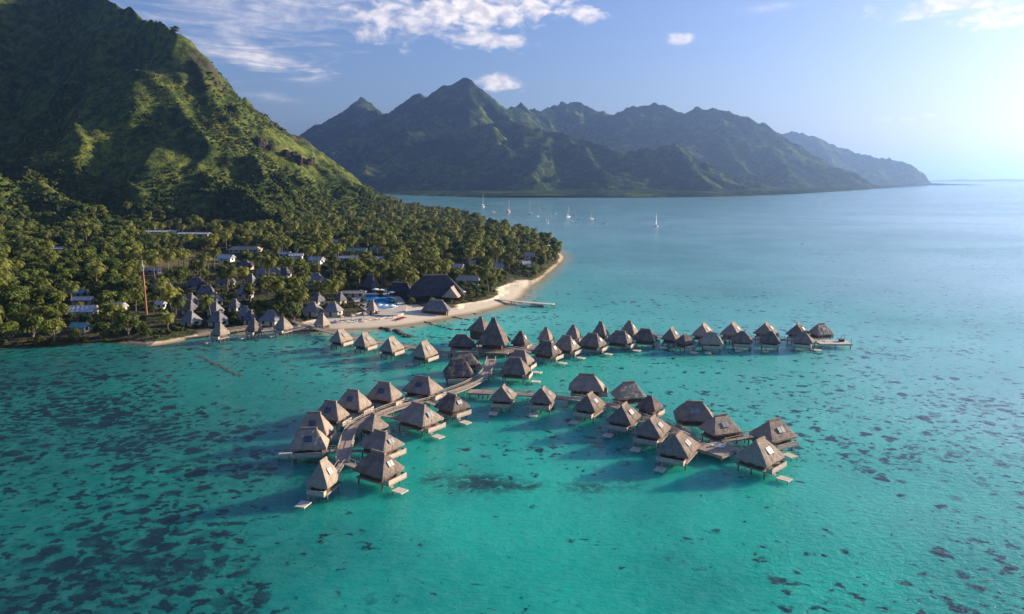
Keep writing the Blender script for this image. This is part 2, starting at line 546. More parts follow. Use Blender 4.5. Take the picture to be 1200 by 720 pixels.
# low islet on the horizon
ix = np.arange(6800, 12500, 60.0)
iy = np.arange(13000, 14600, 50.0)
IX, IY = np.meshgrid(ix, iy)
IZ = -4 + 42 * np.clip(1 - ((IX - 9650) / 2100) ** 2, 0, 1) ** 0.5 * np.clip(1 - ((IY - 13800) / 500) ** 2, 0, 1) + 8 * fbm(IX / 220, IY / 220, 3, 77) * np.clip(1 - ((IX - 9650) / 2000) ** 2, 0, 1)
isl = grid_mesh('far_islet', IX, IY, IZ, None, m_far)
isl['kind'] = 'structure'
isl['label'] = 'low flat islet on the bright horizon'
ix = np.arange(0, 1500, 25.0)
iy = np.arange(6150, 6700, 25.0)
IX, IY = np.meshgrid(ix + at_y(1080, 215, 6400).x, iy)
U = (IX - IX.min()) / 430.0
IZ = -3 + 17 * np.clip(1 - U * 0.75, 0, 1) ** 0.6 * np.clip(1 - ((IY - 6420) / 200) ** 2, 0, 1) + 5 * fbm(IX / 60, IY / 60, 3, 78) * np.clip(1 - U * 0.8, 0, 1)
isl = grid_mesh('far_headland', IX, IY, IZ, None, m_far)
isl['kind'] = 'structure'
isl['label'] = 'low wooded headland below the end of the far mountains'

# ------------------------------------------------------------------ the lagoon
def spread(lo, hi, step, far_lo, far_hi):
    a = [lo]
    d = step
    while a[-1] > far_lo:
        d *= 1.22
        a.append(max(a[-1] - d, far_lo))
    b_ = list(np.arange(lo + step, hi, step))
    c_ = [hi]
    d = step
    while c_[-1] < far_hi:
        d *= 1.22
        c_.append(min(c_[-1] + d, far_hi))
    return np.array(a[::-1] + b_ + c_)


wxs = spread(-400, 700, 4.0, -38000, 38000)
wys = spread(40, 900, 4.0, -3000, 38000)
WX, WY = np.meshgrid(wxs, wys)


def idw(points, power=2.6):
    """soft interpolation of sea bed values and painted sky sheen given at points of the lagoon"""
    num = np.zeros_like(WX)
    den = np.zeros_like(WX)
    for px, py, v in points:
        p = at(px, py)
        s = 0.35 * np.clip(WY, 60, 3000)
        w = 1.0 / (((WX - p.x) / s) ** 2 + ((WY - p.y) / s) ** 2 + 0.02) ** (power / 2)
        num += w * v
        den += w
    return num / den


# 0 = deep blue water, 1 = pale sandy shallows
SOUND = [(20, 440, .14), (120, 430, .18), (30, 520, .20), (30, 700, .12), (150, 700, .14), (180, 520, .24), (280, 470, .36), (300, 560, .32), (320, 660, .28),
         (450, 680, .50), (520, 600, .62), (640, 550, .66), (700, 510, .60), (600, 520, .56), (640, 620, .60), (780, 680, .52), (620, 700, .55), (860, 600, .62),
         (960, 560, .66), (1000, 660, .60), (1150, 700, .50), (1180, 560, .62), (1050, 480, .70), (950, 440, .74), (820, 440, .70), (650, 440, .66), (560, 430, .58), (420, 430, .58),
         (350, 420, .50), (250, 420, .42), (480, 392, .78), (560, 385, .78), (630, 370, .74), (680, 340, .60), (720, 380, .70), (900, 380, .66), (1050, 400, .62), (1180, 440, .58),
         (700, 300, .44), (800, 300, .44), (900, 300, .46), (850, 340, .52), (1000, 330, .50), (1150, 330, .46), (700, 262, .30), (600, 250, .22), (850, 260, .30), (1000, 265, .34), (1150, 262, .34),
         (700, 238, .18), (900, 236, .22), (1100, 232, .25), (520, 520, .55), (540, 560, .56), (400, 600, .5), (470, 545, .6), (900, 500, .68), (700, 470, .62)]
REEF = [(60, 450, .9), (110, 490, 1.1), (180, 530, 1.1), (100, 560, .8), (40, 600, .7), (60, 650, .8), (130, 660, 1.1), (230, 640, 1.0), (260, 690, 1.0), (60, 712, 1.1), (350, 640, .55), (400, 680, .3),
        (240, 500, .75), (250, 545, .7), (300, 450, .35), (330, 470, .3), (340, 600, .3), (430, 600, .15), (520, 640, .2), (600, 660, .15), (700, 660, .18), (620, 600, .15), (760, 600, .15),
        (850, 560, .3), (900, 630, .35), (960, 600, .15), (800, 700, .2), (930, 680, .5), (1000, 690, .45), (1100, 660, .5), (1180, 690, .6), (1150, 610, .45), (1100, 540, .75), (1050, 520, .8), (1000, 500, .65),
        (1180, 500, .75), (1150, 450, .5), (1000, 450, .55), (920, 470, .55), (800, 440, .35), (640, 440, .35), (700, 520, .62), (640, 520, .4), (550, 430, .3), (430, 420, .55), (330, 420, .5), (240, 425, .5),
        (150, 425, .6), (560, 395, .5), (640, 375, .45), (720, 370, .4), (850, 370, .4), (1000, 390, .5), (1150, 400, .5), (780, 410, .5), (900, 410, .5), (700, 330, .22), (850, 320, .2), (1050, 330, .3), (700, 280, .05), (900, 270, .05), (1100, 270, .1), (600, 245, 0), (900, 235, 0)]
depth = idw(SOUND)
reef = np.clip(idw(REEF, 4.0), 0, 1.1)
SHEEN = [(20, 430, 0), (100, 600, 0), (300, 450, 0), (300, 680, 0), (560, 560, 0), (560, 430, 0.05), (500, 395, 0.1), (700, 690, 0), (760, 560, 0.05), (900, 440, .42), (1050, 440, .6), (1180, 480, .65), (1100, 600, .22),
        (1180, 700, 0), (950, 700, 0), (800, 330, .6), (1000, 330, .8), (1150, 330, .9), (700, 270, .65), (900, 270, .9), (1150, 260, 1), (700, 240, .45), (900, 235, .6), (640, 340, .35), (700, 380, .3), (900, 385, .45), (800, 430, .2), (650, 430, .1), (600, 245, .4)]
sky_sheen = np.clip(idw(SHEEN, 3.0), 0, 1)  # how strongly sky glare is painted into the water colour
ssd = poly_sdf(WX, WY, SHORE)
shal = np.clip(1 + ssd / 16.0, 0, 1) * np.interp(WX, [P(120, 400)[0], P(240, 394)[0], P(380, 388)[0], P(610, 350)[0]], [0.25, 0.5, 1, 1])
shal = np.where(WY > 620, shal * 0.5, shal)
weed = np.zeros_like(WX)
for (px, py, rx, ry) in [(562, 566, 60, 16), (508, 560, 26, 10), (610, 572, 40, 7), (690, 574, 52, 8), (738, 566, 30, 7), (728, 527, 20, 7), (698, 520, 24, 6)]:
    p = at(px, py)
    w_ = p.y / FPX * 1.03
    weed = np.maximum(weed, np.clip(1.6 * (1 - np.hypot((WX - p.x) / (rx * w_), (WY - p.y) / (ry * w_ * 2.6))), 0, 1))

m_water, nt, b = material('lagoon_water')
pos = nt.new('ShaderNodeNewGeometry').outputs['Position']
d_ = nt.attr('depth')
big = nt.noise(pos, 0.012, 5, 0.6, 0.5)
mid = nt.noise(pos, 0.06, 4, 0.6, 0.4)
d2 = nt.math('ADD', d_, nt.math('ADD', nt.math('MULTIPLY', nt.math('SUBTRACT', big, 0.5), 0.34), nt.math('MULTIPLY', nt.math('SUBTRACT', mid, 0.5), 0.16)))
wc = nt.ramp(d2, [(0.12, (0.001, 0.078, 0.082)), (0.32, (0.001, 0.150, 0.128)), (0.46, (0.001, 0.220, 0.185)), (0.60, (0.003, 0.38, 0.29)), (0.76, (0.022, 0.56, 0.41)), (0.95, (0.11, 0.66, 0.49))])
wc = nt.mix(nt.math('MULTIPLY', nt.attr('sky_sheen'), nt.smooth(big, 0.25, 0.7, 0.55, 0.95)), wc, (0.30, 0.50, 0.60))  # pale sky sheen of the far and right water, painted into its colour
wc = nt.mix(nt.smooth(nt.attr('shallow'), 0.25, 1.0), wc, (0.42, 0.40, 0.24))
# coral heads: scattered, in clusters, with ragged edges
warp = nt.new('ShaderNodeTexNoise')
nt.put(warp.inputs['Vector'], pos)
warp.inputs['Scale'].default_value = 0.35
warp.inputs['Detail'].default_value = 4
wv = nt.vmath('ADD', pos, nt.vmath('MULTIPLY', nt.vmath('SUBTRACT', warp.outputs['Color'], (0.5, 0.5, 0.5)), (5.0, 5.0, 0.0)))

wv2 = nt.vmath('ADD', pos, nt.vmath('MULTIPLY', nt.vmath('SUBTRACT', warp.outputs['Color'], (0.5, 0.5, 0.5)), (1.6, 1.6, 0.0)))


def heads(scale, lo):
    v = nt.new('ShaderNodeTexVoronoi', feature='F1', voronoi_dimensions='2D')
    nt.put(v.inputs['Vector'], wv)
    v.inputs['Scale'].default_value = scale
    pick = nt.new('ShaderNodeSeparateColor')
    nt.put(pick.inputs[0], v.outputs['Color'])
    size = nt.math('MULTIPLY', nt.math('SUBTRACT', pick.outputs[0], nt.math('SUBTRACT', lo, nt.attr('reef'))), 0.55)
    return nt.smooth(nt.math('SUBTRACT', size, v.outputs['Distance']), -0.13, 0.06)


# soft mottling of the sand on the bed
wc = nt.mix(nt.smooth(nt.noise(wv, 0.28, 5, 0.65), 0.3, 0.75, 0.0, 0.42), wc, nt.mix(0.5, wc, (0.10, 0.46, 0.36)))
cluster = nt.smooth(nt.noise(pos, 0.045, 4, 0.6), 0.36, 0.54)
k1 = nt.math('MULTIPLY', heads(0.20, 1.02), cluster)
k2 = nt.math('MULTIPLY', heads(0.42, 1.10), nt.smooth(nt.noise(pos, 0.08, 3, 0.6), 0.42, 0.60))
k3 = nt.math('MULTIPLY', nt.attr('weed'), nt.smooth(nt.math('ADD', nt.noise(wv2, 0.55, 5, 0.65), nt.math('MULTIPLY', nt.attr('weed'), 0.12)), 0.46, 0.60))
k4 = nt.math('ADD', nt.noise(nt.scaled(wv2, (0.85, 1.0, 1.0)), 0.46, 5, 0.58), nt.math('MULTIPLY', nt.math('SUBTRACT', nt.noise(pos, 0.05, 4, 0.6), 0.5), 0.50))
k4 = nt.math('ADD', k4, nt.math('MULTIPLY', nt.math('SUBTRACT', nt.attr('reef'), 0.5), 0.20))
k4 = nt.smooth(k4, 0.59, 0.67)
k1 = nt.math('MAXIMUM', k1, k4)
kk = nt.math('MAXIMUM', nt.math('MAXIMUM', k1, k2), nt.math('MULTIPLY', k3, 0.95))
tone = nt.math('MULTIPLY', kk, nt.smooth(nt.noise(pos, 0.6, 3, 0.6), 0.2, 0.7, 0.88, 1.0))
wc = nt.mix(tone, wc, nt.mix(nt.noise(pos, 0.2, 2), (0.003, 0.016, 0.028), (0.010, 0.036, 0.042)))
nt.put(b.inputs['Base Color'], wc)
b.inputs['Roughness'].default_value = 0.17
b.inputs['IOR'].default_value = 1.333
# sunlight scatters sideways in the clear water, so shade on the sandy bed has soft edges
b.subsurface_method = 'BURLEY'
b.inputs['Subsurface Weight'].default_value = 0.9
b.inputs['Subsurface Radius'].default_value = (0.5, 1.0, 1.0)
b.inputs['Subsurface Scale'].default_value = 7.0
w1 = nt.noise(nt.scaled(pos, (1.0, 1.5, 1.0)), 0.62, 3, 0.6, 0.3)
w2 = nt.noise(nt.scaled(pos, (1.0, 1.4, 1.0)), 2.2, 3, 0.6)
w3 = nt.noise(pos, 0.07, 2, 0.5)
calm = nt.smooth(nt.noise(nt.scaled(pos, (0.35, 1.0, 1.0)), 0.007, 3, 0.55), 0.36, 0.62, 0.35, 1.0)
wh = nt.math('MULTIPLY', nt.math('ADD', nt.math('ADD', nt.math('MULTIPLY', w1, 0.55), nt.math('MULTIPLY', w2, 0.14)), nt.math('MULTIPLY', w3, 0.35)), calm)
nt.put(b.inputs['Normal'], nt.bump(wh, 1.0, 0.85))
water = grid_mesh('lagoon_water', WX, WY, np.zeros_like(WX), dict(sky_sheen=sky_sheen, depth=depth, reef=reef, shallow=shal, weed=weed), m_water)
water['kind'] = 'structure'
water['label'] = 'clear turquoise lagoon over sand and dark coral patches'

# ------------------------------------------------------------------ the hazy air
hz = bpy.data.meshes.new('haze')
hx, hy0, hy1, z0, z1 = 39500, -4000, 39500, -9.0, 640.0
vv = [(sx * hx, y_, z_) for z_ in (z0, z1) for sx, y_ in ((-1, hy0), (1, hy0), (1, hy1), (-1, hy1))]
hz.from_pydata(vv, [], [(0, 3, 2, 1), (4, 5, 6, 7), (0, 1, 5, 4), (1, 2, 6, 5), (2, 3, 7, 6), (3, 0, 4, 7)])
haze = bpy.data.objects.new('haze', hz)
COL.objects.link(haze)
haze['kind'] = 'stuff'
haze['label'] = 'pale blue haze over the bay'
m_haze = bpy.data.materials.new('haze_air')
m_haze.use_nodes = True
hn = m_haze.node_tree
hn.nodes.remove(hn.nodes['Principled BSDF'])
pv = hn.nodes.new('ShaderNodeVolumePrincipled')
pv.inputs['Color'].default_value = (0.33, 0.55, 1.0, 1)
pv.inputs['Density'].default_value = 0.9e-4
pv.inputs['Anisotropy'].default_value = 0.65
hn.links.new(pv.outputs[0], hn.nodes['Material Output'].inputs['Volume'])
hz.materials.append(m_haze)

# ================================================================== builders
class MB:
    """collects shapes and links them as one mesh object"""

    def __init__(self):
        self.v, self.f = [], []

    def add(self, vs, fs):
        o = len(self.v)
        self.v.extend(vs)
        self.f.extend([tuple(i + o for i in f) for f in fs])

    def box(self, x0, x1, y0, y1, z0, z1):
        self.add([(x0, y0, z0), (x1, y0, z0), (x1, y1, z0), (x0, y1, z0), (x0, y0, z1), (x1, y0, z1), (x1, y1, z1), (x0, y1, z1)],
                 [(0, 3, 2, 1), (4, 5, 6, 7), (0, 1, 5, 4), (1, 2, 6, 5), (2, 3, 7, 6), (3, 0, 4, 7)])

    def bar(self, a, b, w, h):
        a, b = Vector(a), Vector(b)
        d = (b - a).normalized()
        s = d.cross(Vector((0, 0, 1)))
        if s.length < 1e-4:
            s = Vector((1, 0, 0))
        s.normalize()
        u = s.cross(d)
        s, u = s * w / 2, u * h / 2
        self.add([a - s - u, a + s - u, a + s + u, a - s + u, b - s - u, b + s - u, b + s + u, b - s + u],
                 [(0, 1, 2, 3), (7, 6, 5, 4), (4, 5, 1, 0), (5, 6, 2, 1), (6, 7, 3, 2), (7, 4, 0, 3)])

    def tube(self, pts, rad, n=7):
        rings = []
        for i, p in enumerate(pts):
            p = Vector(p)
            q = Vector(pts[min(i + 1, len(pts) - 1)]) - Vector(pts[max(i - 1, 0)])
            q.normalize()
            s = q.cross(Vector((0.13, 0.97, 0.2))).normalized()
            u = q.cross(s)
            r = rad[i] if isinstance(rad, (list, tuple)) else rad
            rings.append([p + s * r * cos(2 * pi * k / n) + u * r * sin(2 * pi * k / n) for k in range(n)])
        vs = [v for r_ in rings for v in r_]
        fs = []
        for i in range(len(rings) - 1):
            for k in range(n):
                fs.append((i * n + k, i * n + (k + 1) % n, (i + 1) * n + (k + 1) % n, (i + 1) * n + k))
        fs.append(tuple(range(n))[::-1])
        fs.append(tuple((len(rings) - 1) * n + k for k in range(n)))
        self.add(vs, fs)

    def build(self, name, mat, parent=None, smooth=False):
        me = bpy.data.meshes.new(name)
        me.from_pydata([tuple(v) for v in self.v], [], self.f)
        if smooth:
            me.polygons.foreach_set('use_smooth', [True] * len(me.polygons))
        me.update()
        if mat:
            me.materials.append(mat)
        o = bpy.data.objects.new(name, me)
        COL.objects.link(o)
        if parent:
            o.parent = parent
        return o


def link_copy(o, parent=None):
    c = o.copy()
    COL.objects.link(c)
    if parent:
        c.parent = parent
    return c


def thing(name, label, cat, loc=(0, 0, 0), rz=0.0, group=None):
    o = bpy.data.objects.new(name, None)
    o.empty_display_size = 0.5
    COL.objects.link(o)
    o.location = loc
    o.rotation_euler = (0, 0, rz)
    o['label'] = label
    o['category'] = cat
    if group:
        o['group'] = group
    return o


def tag(o, label, cat, group=None):
    o['label'] = label
    o['category'] = cat
    if group:
        o['group'] = group
    return o


def plain(name, col, rough=0.8, spec=0.3, var=0.25, scale=1.5, bump=0.0):
    m, nt, b = material(name)
    tc = nt.new('ShaderNodeTexCoord').outputs['Object']
    n = nt.noise(tc, scale, 5, 0.65)
    lo = tuple(c * (1 - var) for c in col)
    hi = tuple(min(1, c * (1 + var)) for c in col)
    nt.put(b.inputs['Base Color'], nt.mix(nt.smooth(n, 0.3, 0.7), lo, hi))
    b.inputs['Roughness'].default_value = rough
    b.inputs['Specular IOR Level'].default_value = spec
    if bump:
        nt.put(b.inputs['Normal'], nt.bump(n, bump, 0.1))
    return m


def thatch_mat(name, dark, light):
    m, nt, b = material(name)
    tc = nt.new('ShaderNodeTexCoord').outputs['Object']
    fine = nt.noise(nt.scaled(tc, (5.0, 5.0, 0.5)), 1.0, 5, 0.7)
    blot = nt.noise(tc, 0.55, 4, 0.6)
    lay = nt.new('ShaderNodeTexWave', wave_type='BANDS', bands_direction='Z')
    nt.put(lay.inputs[0], tc)
    lay.inputs['Scale'].default_value = 0.9
    lay.inputs['Distortion'].default_value = 2.5
    lay.inputs['Detail'].default_value = 3
    oi = nt.new('ShaderNodeObjectInfo').outputs['Random']
    f = nt.math('ADD', nt.math('MULTIPLY', fine, 0.45), nt.math('MULTIPLY', blot, 0.5))
    f = nt.math('ADD', f, nt.math('MULTIPLY', lay.outputs['Fac'], 0.03))
    f = nt.math('ADD', f, nt.math('MULTIPLY', nt.math('SUBTRACT', oi, 0.5), 0.30))
    nt.put(b.inputs['Base Color'], nt.ramp(f, [(0.30, dark), (0.66, light)]))
    b.inputs['Roughness'].default_value = 1.0
    b.inputs['Specular IOR Level'].default_value = 0.05
    hh = nt.math('ADD', fine, nt.math('MULTIPLY', lay.outputs['Fac'], 0.12))
    nt.put(b.inputs['Normal'], nt.bump(hh, 0.7, 0.25))
    return m


M = {}
M['thatch'] = thatch_mat('pandanus_thatch', (0.125, 0.096, 0.090), (0.42, 0.335, 0.265))
M['shingle'] = thatch_mat('grey_shingle', (0.085, 0.083, 0.10), (0.26, 0.245, 0.25))
M['pinkish'] = thatch_mat('pale_shingle', (0.20, 0.17, 0.16), (0.42, 0.36, 0.33))
M['slate'] = thatch_mat('dark_thatch', (0.045, 0.045, 0.055), (0.12, 0.112, 0.118))
M['ridge'] = plain('ridge_thatch', (0.36, 0.28, 0.22), 1.0, 0.05, 0.3, 2.0, 0.4)
M['timber'] = plain('dark_timber', (0.11, 0.07, 0.045), 0.7, 0.3, 0.3, 2.0)
M['plank'] = plain('weathered_plank', (0.36, 0.29, 0.235), 0.85, 0.2, 0.25, 2.5, 0.3)
M['rail'] = plain('pale_rail_wood', (0.50, 0.41, 0.33), 0.8, 0.2, 0.2, 2.0)
M['pale_deck'] = plain('pale_deck_wood', (0.62, 0.54, 0.44), 0.8, 0.2, 0.15, 2.0)
M['stilt'] = plain('concrete_stilt', (0.20, 0.18, 0.16), 0.9, 0.2, 0.3, 2.0)
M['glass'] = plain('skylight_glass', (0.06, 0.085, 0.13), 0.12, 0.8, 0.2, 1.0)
M['pale_glass'] = plain('pale_skylight', (0.27, 0.28, 0.30), 0.45, 0.5, 0.12, 1.0)  # skylight glass with the bright sky reflection painted into its colour
M['window'] = plain('dark_window_glass', (0.03, 0.035, 0.04), 0.1, 0.6, 0.2, 1.0)
M['white_paint'] = plain('white_paint', (0.78, 0.77, 0.74), 0.6, 0.3, 0.08)
M['cream'] = plain('cream_wall', (0.55, 0.48, 0.38), 0.85, 0.2, 0.12)
M['metal_white'] = plain('white_metal_roof', (0.50, 0.50, 0.52), 0.45, 0.4, 0.10, 0.8)
M['metal_grey'] = plain('grey_metal_roof', (0.36, 0.36, 0.38), 0.5, 0.4, 0.15, 0.8)
M['metal_teal'] = plain('teal_metal_roof', (0.16, 0.34, 0.34), 0.5, 0.4, 0.15, 0.8)
M['metal_tan'] = plain('tan_roof', (0.40, 0.34, 0.27), 0.8, 0.2, 0.15, 0.8)
M['red'] = plain('red_plastic', (0.60, 0.035, 0.045), 0.4, 0.5, 0.1)
M['orange'] = plain('rusty_orange_paint', (0.34, 0.15, 0.085), 0.7, 0.3, 0.2, 0.7)
M['canvas'] = plain('white_canvas', (0.80, 0.79, 0.75), 0.9, 0.1, 0.05)
M['hull_white'] = plain('white_hull', (0.80, 0.80, 0.79), 0.3, 0.5, 0.04)
M['hull_orange'] = plain('orange_hull', (0.70, 0.20, 0.10), 0.35, 0.5, 0.06)
M['mast'] = plain('bare_mast', (0.62, 0.62, 0.60), 0.5, 0.4, 0.05)
M['stone'] = plain('dark_stone', (0.085, 0.075, 0.07), 0.95, 0.2, 0.45, 0.9, 0.8)
M['cliff'] = plain('brown_cliff', (0.055, 0.042, 0.036), 0.95, 0.1, 0.6, 0.25, 0.8)
M['paving'] = plain('pool_paving', (0.50, 0.44, 0.38), 0.85, 0.2, 0.15, 0.8)
M['skin'] = plain('loungers_blue', (0.16, 0.2, 0.3), 0.8, 0.2, 0.1)
m_pool, nt, b = material('pool_water')
nt.put(b.inputs['Base Color'], nt.mix(nt.noise(nt.new('ShaderNodeTexCoord').outputs['Object'], 0.35, 3), (0.01, 0.20, 0.50), (0.03, 0.34, 0.62)))
b.inputs['Roughness'].default_value = 0.06
b.inputs['IOR'].default_value = 1.333
M['pool'] = m_pool


def leaf_mat(name, stops, transl=0.35):
    m, nt, b = material(name)
    g = nt.new('ShaderNodeNewGeometry')
    oi = nt.new('ShaderNodeObjectInfo').outputs['Random']
    tc = nt.new('ShaderNodeTexCoord').outputs['Object']
    n = nt.noise(tc, 0.45, 3, 0.6)
    f = nt.math('ADD', nt.math('MULTIPLY', g.outputs['Random Per Island'], 0.34), nt.math('MULTIPLY', oi, 0.40))
    f = nt.math('ADD', f, nt.math('MULTIPLY', n, 0.26))
    c = nt.ramp(f, stops)
    nt.put(b.inputs['Base Color'], c)
    b.inputs['Roughness'].default_value = 0.65
    b.inputs['Specular IOR Level'].default_value = 0.25
    tr = nt.new('ShaderNodeBsdfTranslucent')
    nt.put(tr.inputs[0], nt.mix(1.0, c, (1.3, 1.25, 0.7), 'MULTIPLY'))
    mx = nt.new('ShaderNodeMixShader')
    mx.inputs[0].default_value = transl
    nt.l.new(b.outputs[0], mx.inputs[1])
    nt.l.new(tr.outputs[0], mx.inputs[2])
    nt.l.new(mx.outputs[0], m.node_tree.nodes['Material Output'].inputs[0])
    return m


M['leaf'] = leaf_mat('broad_leaf', [(0.25, (0.024, 0.050, 0.011)), (0.5, (0.088, 0.126, 0.022)), (0.78, (0.215, 0.220, 0.040))])
M['palm'] = leaf_mat('palm_frond', [(0.25, (0.042, 0.060, 0.013)), (0.5, (0.135, 0.152, 0.028)), (0.8, (0.26, 0.265, 0.058))])
M['scrub'] = leaf_mat('hill_scrub', [(0.22, (0.020, 0.046, 0.011)), (0.5, (0.086, 0.124, 0.021)), (0.8, (0.21, 0.215, 0.038))])
M['bark'] = plain('grey_bark', (0.20, 0.165, 0.13), 0.9, 0.1, 0.3, 1.2)

# ------------------------------------------------------------------ walkways over the water
DECK_Z = 1.75


def deck_run(pts_px, width, name, label, z=DECK_Z, cat='boardwalk', rails=True, post_step=7.0, z0=None):
    """a plank walkway along a line of points, with posts down to the sea bed and handrails"""
    pts = [at(px, py, z) for px, py in pts_px]
    fine = []
    for a, b_ in zip(pts[:-1], pts[1:]):
        n = max(1, int((b_ - a).length / 3.0))
        fine += [a.lerp(b_, i / n) for i in range(n)]
    fine.append(pts[-1])
    for _ in range(3):
        fine = [fine[0]] + [(fine[i - 1] + fine[i] * 2 + fine[i + 1]) / 4 for i in range(1, len(fine) - 1)] + [fine[-1]]
    if z0 is not None:
        for i, p in enumerate(fine):
            t = min(1.0, i * 3.0 / 18.0)
            p.z = z0 + (z - z0) * t
    base = fine[0].copy()
    root = thing(name, label, cat, (base.x, base.y, 0))
    loc = [Vector((p.x - base.x, p.y - base.y, p.z)) for p in fine]
    nrm = []
    for i in range(len(loc)):
        d = loc[min(i + 1, len(loc) - 1)] - loc[max(i - 1, 0)]
        d.z = 0
        d.normalize()
        nrm.append(Vector((-d.y, d.x, 0)))
    mb = MB()
    h = width / 2
    for i in range(len(loc) - 1):
        a, b_ = loc[i], loc[i + 1]
        na, nb = nrm[i] * h, nrm[i + 1] * h
        dz = Vector((0, 0, -0.28))
        mb.add([a - na, a + na, b_ + nb, b_ - nb, a - na + dz, a + na + dz, b_ + nb + dz, b_ - nb + dz],
               [(0, 3, 2, 1), (4, 5, 6, 7), (1, 2, 6, 5), (3, 0, 4, 7)] + ([(0, 1, 5, 4)] if i == 0 else []) + ([(2, 3, 7, 6)] if i == len(loc) - 2 else []))
    mb.build('deck', M['plank'], root)
    if rails:
        for s in (-1, 1):
            mb = MB()
            off = [loc[i] + nrm[i] * s * (h - 0.08) for i in range(len(loc))]
            for i in range(len(off) - 1):
                mb.bar(off[i] + Vector((0, 0, 0.95)), off[i + 1] + Vector((0, 0, 0.95)), 0.14, 0.10)
                mb.bar(off[i] + Vector((0, 0, 0.52)), off[i + 1] + Vector((0, 0, 0.52)), 0.07, 0.07)
                mb.bar(off[i], off[i] + Vector((0, 0, 0.98)), 0.1, 0.1)
            mb.build('railing', M['rail'], root)
    acc = 1e9
    for i in range(len(loc)):
        if i:
            acc += (loc[i] - loc[i - 1]).length
        if acc >= post_step:
            acc = 0
            for s in (-1, 1):
                p = loc[i] + nrm[i] * s * (h - 0.35)
                mb = MB()
                mb.tube([(p.x, p.y, -2.0), (p.x, p.y, p.z - 0.25)], 0.16, 6)
                mb.build('post', M['stilt'], root)
    return root, [Vector((p.x, p.y, p.z)) for p in fine]


SPINE = []


def walk(*a, **k):
    r, pts = deck_run(*a, **k)
    SPINE.extend(pts)
    return r


walk([(402, 541), (405, 522), (410, 506), (418, 496), (444, 485), (468, 475), (498, 469), (530, 460), (551, 452), (567, 443), (573, 433), (576, 421)], 3.0, 'boardwalk',
     'broad curved plank boardwalk winding from the tall conical pavilion to the nearest bungalows')
walk([(566, 460), (604, 461), (651, 465), (684, 469), (714, 473), (742, 482), (770, 492), (797, 506), (826, 521)], 2.5, 'boardwalk',
     'narrow boardwalk between the two rows of the arm ending at the bare square deck')
walk([(590, 413), (610, 410), (640, 405), (700, 396), (760, 394), (800, 397), (860, 397), (920, 398), (962, 401)], 2.4, 'boardwalk',
     'long straight boardwalk between the two farthest rows of bungalows')
walk([(560, 415), (526, 413), (482, 407), (442, 401), (414, 396), (384, 389), (356, 381), (342, 376)], 2.2, 'boardwalk',
     'boardwalk from the conical pavilion past four bungalows to the beach')
walk([(845, 517), (872, 510), (893, 511)], 2.2, 'boardwalk', 'short boardwalk from the bare square deck towards the two outermost bungalows')
deck_run([(305, 383), (268, 388), (232, 392)], 2.6, 'boardwalk', 'low boardwalk along the shore edge linking three shore bungalows', z=1.5)


def platform(cx, cy, w, d, yaw, label, mat, z=DECK_Z, name='wooden_deck', n=3):
    p = at(cx, cy, z)
    root = thing(name, label, 'deck', (p.x, p.y, 0), yaw)
    mb = MB()
    mb.box(-w / 2, w / 2, -d / 2, d / 2, z - 0.25, z + 0.02)
    mb.build('deck', mat, root)
    mb = MB()
    for s in (-1, 1):
        mb.box(-w / 2, w / 2, s * d / 2 - 0.09, s * d / 2 + 0.09, z - 0.55, z - 0.255)
        mb.box(s * w / 2 - 0.09, s * w / 2 + 0.09, -d / 2 + 0.1, d / 2 - 0.1, z - 0.55, z - 0.255)
    mb.build('edge_beam', M['rail'], root)
    for i in range(n):
        for s in (-1, 1):
            x = -w / 2 + 0.5 + (w - 1.0) * i / (n - 1)
            mb = MB()
            mb.tube([(x, s * (d / 2 - 0.5), -2), (x, s * (d / 2 - 0.5), z - 0.26)], 0.17, 6)
            mb.build('post', M['stilt'], root)
    return root, z


platform(841, 526, 6.6, 6.4, R(42), 'bare square grey deck where the arm of boardwalk ends', M['plank'])
r_, _ = platform(562, 459, 6.0, 3.6, R(-8), 'small triangular-looking deck where the boardwalk forks', M['plank'])
r_['label'] = 'small plank landing where the side arm leaves the curved boardwalk'
r_, dz_ = platform(976, 401, 11.5, 6.5, R(-2), 'bare pale landing deck at the far end of the long boardwalk', M['pale_deck'])
for x_, y_ in ((5.2, 2.6), (5.4, -2.6), (4.0, 2.8)):
    mb = MB()
    mb.tube([(x_, y_, dz_), (x_, y_, dz_ + 1.9)], 0.09, 6)
    mb.build('bollard', M['timber'], r_)
mb = MB()
mb.box(2.6, 4.2, 0.2, 1.6, dz_ + 0.02, dz_ + 0.9)
mb.build('locker', M['timber'], r_)

# ------------------------------------------------------------------ thatched roofs


